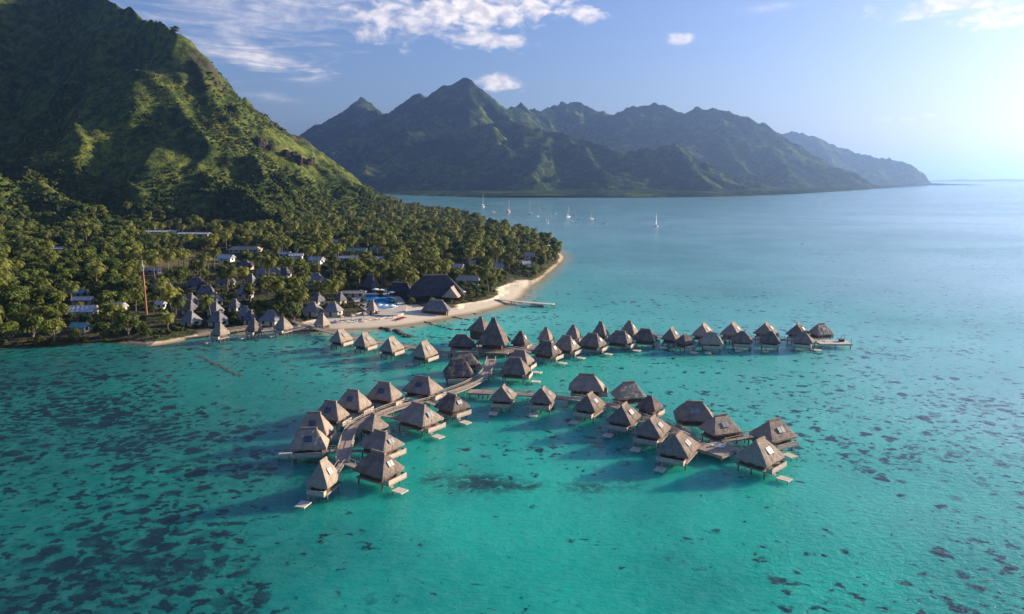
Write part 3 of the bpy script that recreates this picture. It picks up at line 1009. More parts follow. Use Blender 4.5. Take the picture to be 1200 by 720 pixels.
def thatch_roof(L, W, H, rl, name='thatch_roof', mat=None, parent=None, z=0.0, curve=-0.16, thick=0.32, seed=1, rings=9, per=8, jit=0.05):
    """hip roof of thatch: eave rectangle L x W, ridge of length 2*rl*L, slopes slightly hollow, a ragged thick eave"""
    rr = random.Random(seed)
    mb = MB()
    n = per * 4
    hx, hy = L / 2, W / 2
    R_ = rl * L

    def ring(s, zz, grow=0.0, j=0.0):
        x = hx + grow + (R_ - hx - grow) * s
        y = hy + grow + (0.02 - hy - grow) * s
        pts = []
        for k in range(n):
            side, t = divmod(k, per)
            t = t / per
            a = [(-x, -y), (x, -y), (x, y), (-x, y)][side]
            b_ = [(x, -y), (x, y), (-x, y), (-x, -y)][side]
            px, py = a[0] + (b_[0] - a[0]) * t, a[1] + (b_[1] - a[1]) * t
            c = 1 - 0.035 * (1 - s) * (abs(px) > x * 0.99 and abs(py) > y * 0.99)
            pts.append((px * c, py * c, z + zz + rr.uniform(-j, j)))
        return pts
    rg = [ring(0.06, -thick * 0.9, 0, 0.02), ring(0.0, -thick, 0.0, jit * 1.3), ring(0.0, 0.0, 0.06, jit)]
    for i in range(1, rings + 1):
        s = i / rings
        rg.append(ring(s, H * ((1 - curve) * s + curve * s * s), 0, jit * (1 - s) + 0.015))
    vs = [v for r_ in rg for v in r_]
    fs = []
    for i in range(len(rg) - 1):
        for k in range(n):
            fs.append((i * n + k, i * n + (k + 1) % n, (i + 1) * n + (k + 1) % n, (i + 1) * n + k))
    fs.append(tuple(range(n))[::-1])
    fs.append(tuple((len(rg) - 1) * n + k for k in range(n)))
    mb.add(vs, fs)
    o = mb.build(name, mat or M['thatch'], parent)
    cap = MB()
    zc = z + H
    e = R_ + 0.25
    cap.bar((-e, 0, zc + 0.05), (e, 0, zc + 0.05), 0.62, 0.30)
    cap.bar((-e * 0.96, 0, zc + 0.26), (e * 0.96, 0, zc + 0.26), 0.30, 0.16)
    cap.build('ridge_cap', M['ridge'], o)
    return o


def slope_patch(L, W, H, rl, curve, face, u0, u1, s0, s1, lift=0.09):
    """corners of a panel lying on a roof slope; face 'y' or 'x'"""
    out = []
    for s, u in ((s0, u0), (s0, u1), (s1, u1), (s1, u0)):
        zz = H * ((1 - curve) * s + curve * s * s)
        x = L / 2 + (rl * L - L / 2) * s
        y = W / 2 + (0.02 - W / 2) * s
        if face == 'y':
            p = Vector((u * L / 2, -y, zz))
            nn = Vector((0, -H, W / 2)).normalized()
        else:
            p = Vector((x, u * W / 2, zz))
            nn = Vector((H, 0, L / 2 - rl * L)).normalized()
        out.append(p + nn * lift)
    return out, nn


# ------------------------------------------------------------------ overwater bungalows
L0, EAVE_Z, H0 = 8.0, 3.3, 3.6


def bungalow_kit(kind, var):
    rl = 0.20 if kind == 'long' else 0.095
    k = {}
    k['roof'] = thatch_roof(L0, L0, H0, rl, seed=3 + var * 7 if kind == 'long' else 5 + var * 7, per=10, jit=0.09 + 0.02 * var, thick=0.36 + 0.04 * var, curve=(-0.18, -0.10, -0.24)[var])
    k['cap'] = k['roof'].children[0]
    for f in ('y', 'x'):
        mb = MB()
        us = (-0.22, -0.015, 0.015, 0.22)
        for a, b_ in ((us[0], us[1]), (us[2], us[3])):
            q, nn = slope_patch(L0, L0, H0, rl, -0.16, f, a, b_, 0.30, 0.58, 0.24)
            mb.add(q + [p - nn * 0.14 for p in q], [(0, 1, 2, 3), (7, 6, 5, 4), (0, 4, 5, 1), (1, 5, 6, 2), (2, 6, 7, 3), (3, 7, 4, 0)])
        k['sky' + f] = mb.build('skylight', M['glass'], k['roof'])
        k['pale' + f] = mb.build('skylight', M['pale_glass'], k['roof'])  # lit copy of the same skylight, reflection painted in
    return k


KIT = {(t, v): bungalow_kit(t, v) for t in ('long', 'pyramid') for v in range(3)}
mb = MB()
mb.box(-2.9, 2.9, -2.9, 2.9, DECK_Z + 0.005, EAVE_Z + 0.55)
K_WALL = mb.build('cabin_wall', M['timber'])
mb = MB()
mb.box(-1.9, 1.9, -2.96, -2.905, DECK_Z + 0.75, DECK_Z + 1.75)
K_WIN = mb.build('window', M['window'], K_WALL)
mb = MB()
mb.box(-0.5, 0.5, 2.905, 2.97, DECK_Z + 0.01, DECK_Z + 1.85)
K_DOOR = mb.build('door', M['plank'], K_WALL)
mb = MB()
mb.box(-3.5, 3.5, -3.5, 3.5, DECK_Z - 0.28, DECK_Z)
K_DECK = mb.build('deck', M['plank'])
mb = MB()
mb.box(3.505, 4.9, -3.2, 3.2, DECK_Z - 0.26, DECK_Z + 0.01)
K_BALC = mb.build('balcony', M['plank'])
mb = MB()
mb.box(4.80, 4.88, -3.2, 3.2, DECK_Z + 0.02, DECK_Z + 0.80)
for s in (-1, 1):
    mb.box(3.51, 4.79, s * 3.16 - 0.04, s * 3.16 + 0.04, DECK_Z + 0.02, DECK_Z + 0.80)
mb.box(4.74, 4.94, -3.24, 3.24, DECK_Z + 0.805, DECK_Z + 0.90)
K_RAIL = mb.build('railing', M['rail'], K_BALC)
mb = MB()
mb.box(-1.3, 1.3, -1.05, 1.05, 0.55, 0.75)
K_SWIM = mb.build('swim_platform', M['pale_deck'])
mb = MB()
for i in range(5):
    mb.box(-1.95 + 0.13 * i - 0.9 + i * 0.05, -1.65 + 0.13 * i - 0.9 + i * 0.05, -0.4, 0.4, 1.62 - 0.2 * i, 1.69 - 0.2 * i)
K_STEP = mb.build('stairs', M['rail'], K_SWIM)
mb = MB()
for sx, sy in ((-1, -1), (1, -1), (1, 1), (-1, 1)):
    mb.tube([(sx * 1.1, sy * 0.85, -2), (sx * 1.1, sy * 0.85, 0.54)], 0.08, 5)
K_SWLEG = mb.build('platform_leg', M['stilt'], K_SWIM)
mb = MB()
mb.tube([(0, 0, -2.2), (0, 0, DECK_Z - 0.29)], 0.17, 7)
K_STILT = mb.build('stilt', M['stilt'])
KIT_OBJS = [K_WALL, K_WIN, K_DOOR, K_DECK, K_BALC, K_RAIL, K_SWIM, K_STEP, K_SWLEG, K_STILT]
for t in KIT.values():
    KIT_OBJS += list(t.values())


def bungalow(bx, th, kind, ratio, sky, swim, label, group, cx_extra=0.0, gang=True, bal='R'):
    """bx: roof box in the photograph (left, right, apex, eave); th: turn of the long side; ratio: short / long side"""
    x0, x1, yt, yb = bx
    if x1 - x0 < 36:
        x0, x1, yt = x0 - 0.8, x1 + 0.8, yt + 1.0
    th = R(th)
    pe = at((x0 + x1) / 2, yb - 4.0, EAVE_Z)
    L = (x1 - x0) / (FPX / proj(pe)[2])
    cx, cy, H = pe.x, pe.y + 2.0, 3.2
    rl = 0.20 if kind == 'long' else 0.095
    ct, st = cos(th), sin(th)
    for _ in range(14):
        W = L * ratio
        eave = [proj((cx + u * L / 2 * ct - v * W / 2 * st, cy + u * L / 2 * st + v * W / 2 * ct, EAVE_Z - 0.1)) for u in (-1, 1) for v in (-1, 1)]
        top = [proj((cx + u * rl * L * ct, cy + u * rl * L * st, EAVE_Z + H + 0.2)) for u in (-1, 1)]
        ax0, ax1 = min(e[0] for e in eave), max(e[0] for e in eave)
        ayb, ayt = max(e[1] for e in eave), min(t[1] for t in top)
        mpp = top[0][2] / FPX
        L *= ((x1 - x0) / (ax1 - ax0)) ** 0.9
        cx += ((x0 + x1) / 2 - (ax0 + ax1) / 2) * mpp
        cy += (ayb - yb) * mpp / 0.36 * 0.8
        H += (ayt - yt) * mpp * 0.95
        H = min(max(H, 1.6), 5.5)
    W = L * ratio
    c = Vector((cx, cy, 0))
    root = thing('overwater_bungalow', label, 'bungalow', (c.x, c.y, 0), th, group)
    sx, sy = L / L0, W / L0
    kit = KIT[(kind, int(bx[0] * 7 + bx[3]) % 3)]
    roof = link_copy(kit['roof'], root)
    roof.location = (0, 0, EAVE_Z)
    roof.scale = (sx, sy, H / H0)
    link_copy(kit['cap'], roof)

    def side(want):
        best = None
        for k in range(4):
            a = th + k * pi / 2
            v = Vector((cos(a), sin(a), 0)).dot(want)
            if best is None or v > best[0]:
                best = (v, k)
        return best[1]
    FRONT, RIGHT = Vector((0.25, -1, 0)).normalized(), Vector((1, -0.35, 0)).normalized()
    LEFT = Vector((-1, -0.3, 0)).normalized()
    WANT = {'F': FRONT, 'R': RIGHT, 'L': LEFT, 'B': Vector((0.2, 1, 0))}
    if sky:
        k = side(WANT[sky])
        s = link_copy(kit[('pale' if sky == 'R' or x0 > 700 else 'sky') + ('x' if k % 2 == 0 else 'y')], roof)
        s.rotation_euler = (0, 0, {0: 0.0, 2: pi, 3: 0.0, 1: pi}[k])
    dk = link_copy(K_DECK, root)
    dk.scale = (sx, sy, 1)
    wl = link_copy(K_WALL, root)
    wl.scale = (sx, sy, 1)
    for q in (0, 1):
        w_ = link_copy(K_WIN, wl)
        w_.rotation_euler = (0, 0, side(WANT['F' if q == 0 else 'R']) * pi / 2 + pi / 2)
    dr = link_copy(K_DOOR, wl)
    dr.rotation_euler = (0, 0, side(Vector((-0.2, 1, 0))) * pi / 2 - pi / 2)
    kb = side(WANT[bal])
    ba = link_copy(K_BALC, root)
    ba.rotation_euler = (0, 0, kb * pi / 2)
    ba.scale = (sx, sy, 1) if kb % 2 == 0 else (sy, sx, 1)
    link_copy(K_RAIL, ba)
    if swim:
        ks = side(WANT[swim])
        half = L / 2 if ks % 2 == 0 else W / 2
        sw = link_copy(K_SWIM, root)
        a = ks * pi / 2
        d = half + (2.6 if ks == kb else 1.6)
        sw.location = (cos(a) * d + sin(a) * 1.4, sin(a) * d - cos(a) * 1.4, 0)
        sw.rotation_euler = (0, 0, a)
        link_copy(K_STEP, sw)
        link_copy(K_SWLEG, sw)
    for ix_ in (-1, 1):
        for iy_ in (-1, 0, 1):
            s = link_copy(K_STILT, root)
            s.location = (ix_ * 3.1 * sx, iy_ * 3.1 * sy, 0)
    if gang and SPINE:
        q = min(SPINE, key=lambda p: (p.xy - c.xy).length)
        dv = (q.xy - c.xy)
        dist = dv.length
        if 3.5 < dist < 26:
            a = atan2(dv.y, dv.x) - th
            t = min((L * 0.44) / max(abs(cos(a)), 1e-6), (W * 0.44) / max(abs(sin(a)), 1e-6))
            if dist - t > 0.5:
                g = MB()
                g.bar((t, 0, DECK_Z - 0.13), (dist - 0.9, 0, DECK_Z - 0.13), 1.3, 0.2)
                for s in (-1, 1):
                    g.bar((t, s * 0.6, DECK_Z + 0.85), (dist - 1.0, s * 0.6, DECK_Z + 0.85), 0.08, 0.08)
                    for u in range(4):
                        xx = t + 0.1 + (dist - 1.2 - t) * u / 3
                        g.bar((xx, s * 0.6, DECK_Z), (xx, s * 0.6, DECK_Z + 0.84), 0.07, 0.07)
                go = g.build('gangway', M['plank'], root)
                go.rotation_euler = (0, 0, a)
    return root


G1, G2, G3, G4, G5 = ('bungalows along the curved boardwalk', 'bungalows along the side arm', 'bungalows of the far rows', 'bungalows between pavilion and beach', 'bungalows on the shore edge')
B_ = [
    # the curved boardwalk, nearest cluster
    ((358, 401, 536, 572), 75, 'long', .80, 'R', 'F', 'nearest thatched bungalow, at the boardwalk end, its small jetty closest to the viewer', G1, 'F'),
    ((413, 475, 527, 561), -33, 'long', .80, 'R', 'R', 'dark sided bungalow opposite the nearest one, lit gable with skylight and floating jetty', G1, 'R'),
    ((418, 475, 503, 531), -36, 'long', .80, 'R', None, 'bungalow overlapping the roof of its twin right of the straight boardwalk end', G1, 'R'),
    ((419, 457, 484, 506), -42, 'pyramid', .95, None, None, 'small pyramid roofed bungalow without a skylight at the bend of the boardwalk', G1, 'R'),
    ((338, 386, 501, 528), 8, 'long', .72, 'F', 'L', 'sunlit bungalow facing the viewer with dark skylight and a detached little platform', G1, 'F'),
    ((346, 391, 483, 510), -4, 'long', .72, 'F', None, 'bungalow just behind the sunlit one with detached platform, dark skylight in front', G1, 'R'),
    ((366, 410, 469, 493), -18, 'long', .74, 'F', None, 'third bungalow of the outer curve, between a brown and a grey roof', G1, 'R'),
    ((392, 436, 456, 480), -22, 'long', .74, 'F', None, 'fourth bungalow of the outer curve, grey roof with lit right hip', G1, 'R'),
    ((428, 473, 447, 470), -22, 'long', .74, 'F', None, 'fifth bungalow of the outer curve, grey roof with dark skylight', G1, 'R'),
    ((470, 520, 440, 463), -26, 'long', .70, 'F', None, 'wide long ridged bungalow, last of the outer curve before the fork', G1, 'R'),
    ((461, 521, 471, 500), -38, 'long', .75, 'R', 'R', 'largest bungalow inside the curve, with pale balcony and pale swim jetty', G1, 'R'),
    ((508, 552, 460, 483), -42, 'long', .90, 'R', 'R', 'bungalow in the fork of the boardwalks with pale balcony', G1, 'R'),
    # the side arm
    ((574, 605, 449, 471), 80, 'long', .82, 'R', 'F', 'first bungalow of the side arm, narrow ridge lit on one side', G2, 'F'),
    ((621, 651, 451, 473), 78, 'long', .82, 'R', 'F', 'second bungalow of the side arm, standing alone with a lit skylight', G2, 'F'),
    ((671, 710, 459, 483), 62, 'long', .80, 'R', 'F', 'third bungalow on the near side of the arm, in front of the dark long roof', G2, 'F'),
    ((709, 752, 471, 498), 62, 'long', .80, 'R', 'F', 'fourth bungalow on the near side of the arm, golden lit slope', G2, 'F'),
    ((740, 787, 486, 514), 62, 'long', .80, 'R', 'F', 'fifth bungalow on the near side of the arm, beside the last one', G2, 'F'),
    ((767, 821, 505, 537), 60, 'long', .82, 'R', 'F', 'last bungalow on the near side of the arm, beside the bare square deck', G2, 'F'),
    ((666, 708, 438, 459), -8, 'long', .72, None, None, 'dark long roofed bungalow without skylight on the far side of the arm', G2, 'R'),
    ((715, 758, 447, 468), 12, 'long', .75, 'F', None, 'brown bungalow facing the viewer with a pale skylight, far side of the arm', G2, 'R'),
    ((745, 777, 462, 482), -36, 'pyramid', .95, None, None, 'small pyramid bungalow with white balcony tucked behind the arm', G2, 'R'),
    ((789, 838, 470, 494), -8, 'long', .74, 'F', None, 'purple grey bungalow apart from the row, far behind the square deck', G2, 'R'),
    ((818, 870, 485, 511), 22, 'long', .80, 'F', 'R', 'bungalow between the square deck and the purple grey roof', G2, 'R'),
    ((877, 936, 490, 519), 28, 'long', .85, 'F', 'R', 'outermost bungalow of the arm with a dark skylight, behind the big dark roof', G2, 'R'),
    ((859, 920, 512, 547), 44, 'long', .95, 'R', 'R', 'large bungalow beside the square deck, dark side to the viewer, balcony and moored jetty', G2, 'R'),
    # around the pavilion
    ((526, 555, 391, 406), 0, 'long', .85, None, None, 'low bungalow left of the tall conical pavilion', G4, 'R'),
    ((599, 621, 387, 404), -24, 'pyramid', .95, 'R', None, 'pyramid bungalow right behind the tall conical pavilion', G3, 'R'),
    ((528, 561, 411, 429), 12, 'long', .85, 'F', None, 'brown bungalow left of the boardwalk head, partly hidden by another roof', G1, 'R'),
    ((519, 556, 420, 442), 10, 'long', .82, 'F', None, 'brown bungalow in front of its half hidden twin left of the boardwalk head', G1, 'F'),
    ((592, 626, 409, 428), -22, 'long', .85, None, 'R', 'dark bungalow right of the boardwalk head, half hidden, with a pale jetty', G1, 'R'),
    ((586, 621, 418, 439), -14, 'long', .85, None, 'R', 'dark bungalow with narrow lit edge right of the boardwalk head', G1, 'R'),
    # between pavilion and beach
    ((386, 413, 384, 401), 62, 'long', .85, 'R', 'L', 'bungalow nearest the beach on the beach boardwalk', G4, 'R'),
    ((414, 441, 388, 406), 62, 'long', .85, 'R', 'L', 'second bungalow from the beach on the beach boardwalk', G4, 'R'),
    ((444, 473, 393, 412), 62, 'long', .85, 'R', 'L', 'third bungalow from the beach on the beach boardwalk', G4, 'R'),
    ((481, 513, 398, 419), 60, 'long', .85, 'R', 'L', 'fourth bungalow from the beach, nearest of that row to the pavilion', G4, 'R'),
    # far rows: behind the long boardwalk
    ((630, 649, 383, 399), -24, 'pyramid', .95, None, None, 'first pyramid bungalow behind the long boardwalk, beside the pavilion', G3, 'R'),
    ((662, 681, 380, 396), -24, 'pyramid', .95, None, None, 'second pyramid bungalow behind the long boardwalk', G3, 'R'),
    ((694, 713, 376, 393), -24, 'pyramid', .95, None, None, 'third pyramid bungalow behind the long boardwalk', G3, 'R'),
    ((727, 747, 375, 391), -26, 'pyramid', .95, 'R', None, 'fourth pyramid bungalow behind the long boardwalk, last before the gap', G3, 'R'),
    ((775, 798, 382, 399), 60, 'long', .85, 'R', None, 'bungalow at the gap in the far row, lit slope with skylight', G3, 'R'),
    ((811, 837, 377, 395), 58, 'long', .85, 'R', None, 'far row bungalow first beyond the gap, behind a dark roof', G3, 'R'),
    ((844, 872, 376, 394), 58, 'long', .85, 'R', None, 'far row bungalow second beyond the gap, bright skylight', G3, 'R'),
    ((883, 911, 376, 393), 58, 'long', .85, 'R', None, 'far row bungalow third beyond the gap, bright skylight', G3, 'R'),
    ((921, 948, 377, 394), 56, 'long', .85, 'R', None, 'far row bungalow fourth beyond the gap, next to the last one', G3, 'R'),
    ((947, 976, 378, 393), 20, 'long', .80, 'F', None, 'last bungalow of the far row, above the pale landing deck', G3, 'R'),
    # far rows: in front of the long boardwalk
    ((623, 658, 398, 417), -32, 'long', .80, 'R', 'R', 'first bungalow in front of the long boardwalk, nearest the pavilion, with pale jetty', G3, 'R'),
    ((648, 679, 392, 411), -32, 'long', .80, 'R', 'R', 'second bungalow in front of the long boardwalk', G3, 'R'),
    ((677, 711, 389, 407), -32, 'long', .80, 'R', 'R', 'third bungalow in front of the long boardwalk', G3, 'R'),
    ((710, 743, 386, 403), -30, 'long', .80, 'R', 'R', 'fourth bungalow in front of the long boardwalk, pale skylight', G3, 'R'),
    ((742, 770, 384, 400), -20, 'long', .85, None, 'R', 'fifth bungalow in front of the long boardwalk, dark, last before the gap', G3, 'R'),
    ((790, 815, 390, 404), 35, 'pyramid', .95, None, 'F', 'low dark bungalow overlapping the one at the gap', G3, 'F'),
    ((821, 847, 389, 404), -12, 'long', .85, None, 'F', 'dark front row bungalow first beyond the gap', G3, 'F'),
    ((857, 882, 387, 402), -14, 'pyramid', .95, None, 'F', 'dark front row bungalow second beyond the gap', G3, 'F'),
    ((891, 914, 387, 403), -18, 'pyramid', .95, None, 'F', 'dark front row bungalow third beyond the gap', G3, 'F'),
    ((929, 953, 388, 403), -24, 'pyramid', .95, None, 'R', 'dark front row bungalow beside the pale landing deck', G3, 'F'),
    # the shore edge
    ((247, 269, 376, 393), -26, 'pyramid', .95, None, 'F', 'leftmost of three bungalows standing on the shore edge', G5, 'F'),
    ((288, 308, 372, 388), -26, 'pyramid', .95, None, 'F', 'middle one of three bungalows standing on the shore edge', G5, 'F'),
    ((321, 343, 370, 386), -26, 'pyramid', .95, None, 'F', 'rightmost of three shore edge bungalows, beside the beach boardwalk', G5, 'F'),
]
for bx, th, kind, ratio, sk, sw, lab, grp, bal in B_:
    bungalow(bx, th, kind, ratio, sk, sw, lab, grp, bal=bal)
for o in KIT_OBJS:
    bpy.data.objects.remove(o)

# the tall conical pavilion where the boardwalks meet
p = at(578, 412, DECK_Z)
pav = thing('conical_pavilion', 'tall steep conical thatched pavilion where the boardwalks meet', 'pavilion', (p.x, p.y + 4.0, 0), R(-12))
mb = MB()
mb.box(-6.4, 6.4, -6.0, 5.6, DECK_Z - 0.3, DECK_Z + 0.006)
mb.build('deck', M['plank'], pav)
thatch_roof(10.4, 9.4, 8.2, 0.05, 'thatch_roof', M['thatch'], pav, 4.3, 0.10, 0.3, 11, 11, 8)
mb = MB()
mb.box(-3.4, 3.4, -2.6, 3.0, DECK_Z + 0.01, 4.7)
mb.build('cabin_wall', M['timber'], pav)
for i in range(5):
    for s in (-1, 1):
        mb = MB()
        mb.tube([(-4.3 + i * 2.15, s * 4.0, DECK_Z), (-4.3 + i * 2.15, s * 4.0, 4.6)], 0.13, 6)
        mb.build('column', M['timber'], pav)
for i in range(4):
    for s in (-1, 1):
        mb = MB()
        mb.tube([(-5 + i * 3.3, s * 5.0, -2), (-5 + i * 3.3, s * 5.0, DECK_Z - 0.31)], 0.18, 6)
        mb.build('stilt', M['stilt'], pav)
mb = MB()
for x_ in np.arange(-6.2, 6.3, 0.62):
    mb.box(x_ - 0.05, x_ + 0.05, -5.95, -5.85, DECK_Z + 0.01, DECK_Z + 1.0)
mb.box(-6.3, 6.3, -5.97, -5.83, DECK_Z + 1.0, DECK_Z + 1.1)
mb.build('railing', M['rail'], pav)
p = at(572, 404, DECK_Z)
pv2 = thing('thatched_hut', 'small thatched hut peeking out behind the conical pavilion', 'hut', (p.x - 3, p.y + 11, 0), R(-30))
thatch_roof(8.0, 7.5, 4.2, 0.06, 'thatch_roof', M['thatch'], pv2, 5.2, 0.1, 0.3, 12)
mb = MB()
mb.box(-2.9, 2.9, -2.9, 2.9, DECK_Z, 5.7)
mb.build('cabin_wall', M['timber'], pv2)
mb = MB()
mb.box(-3.3, 3.3, -3.3, 3.3, DECK_Z - 0.28, DECK_Z - 0.01)
mb.build('deck', M['plank'], pv2)
for sx in (-1, 1):
    for sy in (-1, 1):
        mb = MB()
        mb.tube([(sx * 2.8, sy * 2.8, -2), (sx * 2.8, sy * 2.8, DECK_Z - 0.29)], 0.17, 6)
        mb.build('stilt', M['stilt'], pv2)

# ================================================================== the land: pool, houses, shore things
BLOCK = []      # (x, y, radius) where no tree may stand
KEEP = []       # (px0, px1, py0, py1, depth) windows of the view kept open in front of a building
PLACES = []     # (x, y, phrase) landmarks that name the trees beside them


def ground_at(px, py, up=0.0):
    z = 4.0
    for _ in range(6):
        p = at(px, py, z + up)
        z = land_z(p.x, p.y)
    return at(px, py, z + up), z


def add_windows(w, d, z0, h, par, side_front=-1):
    n = max(1, int(w / 3.2))
    for i in range(n):
        x = -w / 2 + w * (i + 0.5) / n
        if i == n // 2:
            mb = MB()
            mb.box(x - 0.5, x + 0.5, -d / 2 - 0.06, -d / 2 - 0.005, z0 + 0.05, z0 + min(2.1, h - 0.2))
            mb.build('door', M['timber'], par)
        else:
            mb = MB()
            mb.box(x - 0.6, x + 0.6, -d / 2 - 0.05, -d / 2 - 0.005, z0 + 0.9, z0 + min(2.0, h - 0.25))
            mb.build('window', M['window'], par)
    mb = MB()
    mb.box(w / 2 + 0.005, w / 2 + 0.05, -d * 0.2, d * 0.2, z0 + 0.9, z0 + min(2.0, h - 0.25))
    mb.build('window', M['window'], par)


def gable_roof(L, W, H, mat, par, z, hip=0.0, over=0.5, thick=0.16, ribs=True):
    mb = MB()
    x, y = L / 2 + over, W / 2 + over
    xr = x - hip
    vs = [(-x, -y, 0), (x, -y, 0), (x, y, 0), (-x, y, 0), (-xr, 0, H), (xr, 0, H)]
    vs = [(a, b_, c_ + z) for a, b_, c_ in vs]
    lo = [(a, b_, c_ - thick) for a, b_, c_ in vs]
    mb.add(vs + lo, [(0, 1, 5, 4), (2, 3, 4, 5), (1, 2, 5), (3, 0, 4), (7, 6, 10, 11), (9, 8, 11, 10), (8, 7, 11), (6, 9, 10),
                     (6, 7, 1, 0), (7, 8, 2, 1), (8, 9, 3, 2), (9, 6, 0, 3)])
    o = mb.build('roof', mat, par)
    cp = MB()
    cp.bar((-xr - 0.1, 0, z + H + 0.03), (xr + 0.1, 0, z + H + 0.03), 0.35, 0.10)
    cp.build('ridge_cap', mat, o)
    if ribs:
        rb = MB()
        n = max(2, int(L / 1.6))
        for i in range(n + 1):
            u = -1 + 2 * i / n
            for s in (-1, 1):
                rb.bar((u * xr, s * 0.18, z + H - 0.02), (u * (x - 0.05), s * (y - 0.02), z + 0.03), 0.07, 0.07)
        rb.build('standing_seam', mat, o)
    return o


def house(bx, label, short=None, roof='hip', mat='shingle', wall='cream', yaw=0.0, dr=0.75, wall_h=2.3, cat='house', name='house', group=None, hmax=4.2, keep=0.75):
    x0, x1, yt, yb = bx
    pe, z0 = ground_at((x0 + x1) / 2, yb, wall_h)
    sc = FPX / proj(pe)[2]
    L = max(4.0, (x1 - x0) / sc)
    th = R(yaw)
    L = L / (abs(cos(th)) + dr * abs(sin(th)))
    W = L * dr
    ext = (L * abs(sin(th)) + W * abs(cos(th))) / 2
    cy = pe.y + ext
    cx = pe.x * cy / pe.y
    zt = at_y((x0 + x1) / 2, yt, cy).z
    zg = z0
    H = min(max(zt - zg - wall_h, 0.9), hmax)
    root = thing(name, label, cat, (cx, cy, zg), th, group)
    wm = MB()
    k = 0.86 if roof == 'hip' else 0.96
    wm.box(-L * k / 2, L * k / 2, -W * k / 2, W * k / 2, -0.6, wall_h + (0.25 if roof == 'hip' else 0.02))
    wl = wm.build('wall', M[wall], root)
    add_windows(L * k, W * k, 0.0, wall_h, root)
    if roof == 'hip':
        thatch_roof(L, W, H, 0.5 - 0.42 * dr if dr < 0.9 else 0.15, 'roof', M[mat], root, wall_h, -0.14, 0.25, int(x0 * 7 + yb), 6, 6, 0.03)
    elif roof == 'shed':
        gable_roof(L, W, min(H, 1.6), M[mat], root, wall_h, 0.0)
    else:
        gable_roof(L, W, min(H, 2.4), M[mat], root, wall_h, L * 0.12 if roof == 'gablehip' else 0.0)
        if roof == 'gable':
            gm = MB()
            for s in (-1, 1):
                xx = s * L * 0.48
                gm.add([(xx, -W * 0.47, wall_h + 0.03), (xx, W * 0.47, wall_h + 0.03), (xx, 0, wall_h + min(H, 2.4) * 0.9)], [(0, 1, 2)])
            gm.build('gable_wall', M[wall], wl)
    BLOCK.append((cx, cy, max(L, W) * 0.55 + 0.8))
    KEEP.append((x0, x1, yt + 1, yb, cy - ext, keep))
    if short:
        PLACES.append((cx, cy, short))
    return root


# garden cottages of the resort: grey hipped roofs behind the shore
GC = 'grey roofed garden cottages'
cot = [
    ((212, 236, 361, 378), 'blue grey hipped cottage nearest the dark shore trees, first row', 'the blue grey cottage at the sand', -20, 1.0),
    ((213, 233, 350, 364), 'grey cottage roof stacked right behind the first one on the left lane', 'the left lane of cottages', -20, 1.0),
    ((215, 233, 342, 355), 'grey cottage third up the left lane, seen over two roofs', None, -20, 1.0),
    ((244, 268, 363, 378), 'hipped cottage with sunlit corner behind the shore, start of the second lane', 'the sunlit cornered cottage', -18, 1.0),
    ((243, 262, 351, 366), 'blue grey cottage second up the middle lane', 'the middle lane of cottages', -18, 1.0),
    ((244, 261, 342, 354), 'blue grey cottage third up the middle lane', None, -18, 1.0),
    ((231, 253, 335, 345), 'low long cottage at the head of the middle lane', 'the head of the middle lane', 8, .6),
    ((279, 298, 357, 371), 'grey cottage half hidden behind the bungalow in the shore middle', 'the two cottages behind the shore bungalows', -24, 1.0),
    ((285, 303, 363, 376), 'lit hipped cottage touching the middle shore bungalow', None, -24, 1.0),
    ((304, 332, 357, 377), 'large blue grey cottage with white wall beside the beach boardwalk', 'the large cottage by the beach boardwalk', -14, .9),
    ((268, 283, 351, 361), 'small grey cottage between palms in the third lane', 'the third lane of cottages', -15, 1.0),
    ((277, 297, 333, 345), 'square grey cottage behind the tall palms at the garden centre', 'the garden centre', 4, .7),
    ((363, 383, 333, 354), 'tall steep roofed cottage left of the pool garden', 'the tall steep cottage', -34, 1.0),
    ((391, 407, 337, 353), 'steep roofed cottage nearest the pool paving', 'the pool edge cottage', -36, 1.0),
    ((355, 378, 352, 366), 'wide low cottage with pale hip behind the beach hedge', 'the beach hedge', -10, .9),
    ((379, 402, 351, 366), 'cottage with a flared roof in front of the pool garden', 'the flared roof cottage', -12, .9),
    ((358, 382, 317, 330), 'long grey hipped roof in the middle of the palm garden', 'the long grey roof in the palm garden', -8, .7),
    ((218, 242, 319, 335), 'lilac grey cottage beside the open lawn', 'the lilac grey cottage by the lawn', 4, .75),
    ((254, 278, 318, 332), 'lilac grey cottage with a tall left wall right of the lawn', 'the lilac grey roofs', 6, .75),
    ((288, 301, 317, 330), 'narrow grey cottage end between palms', None, -20, .8),
    ((300, 331, 312, 322), 'very long low grey roof across the garden', 'the long low garden roof', 2, .4),
    ((328, 342, 309, 322), 'small grey cottage at the end of the long low roof', None, -20, 1.0),
    ((278, 298, 301, 313), 'pale hipped roof by the road under the hill', 'the road under the hill', -22, .8),
]
for bx, lab, sh, yw, dr in cot:
    house(bx, lab, sh, 'hip', 'shingle', 'cream', yw, dr, 2.2, 'cottage', 'garden_cottage', GC, 3.6)
house((179, 200, 322, 337), 'pinkish grey roof beside the orange mast', 'the orange mast', 'hip', 'pinkish', 'cream', -6, .8, 2.4, 'house', 'house')
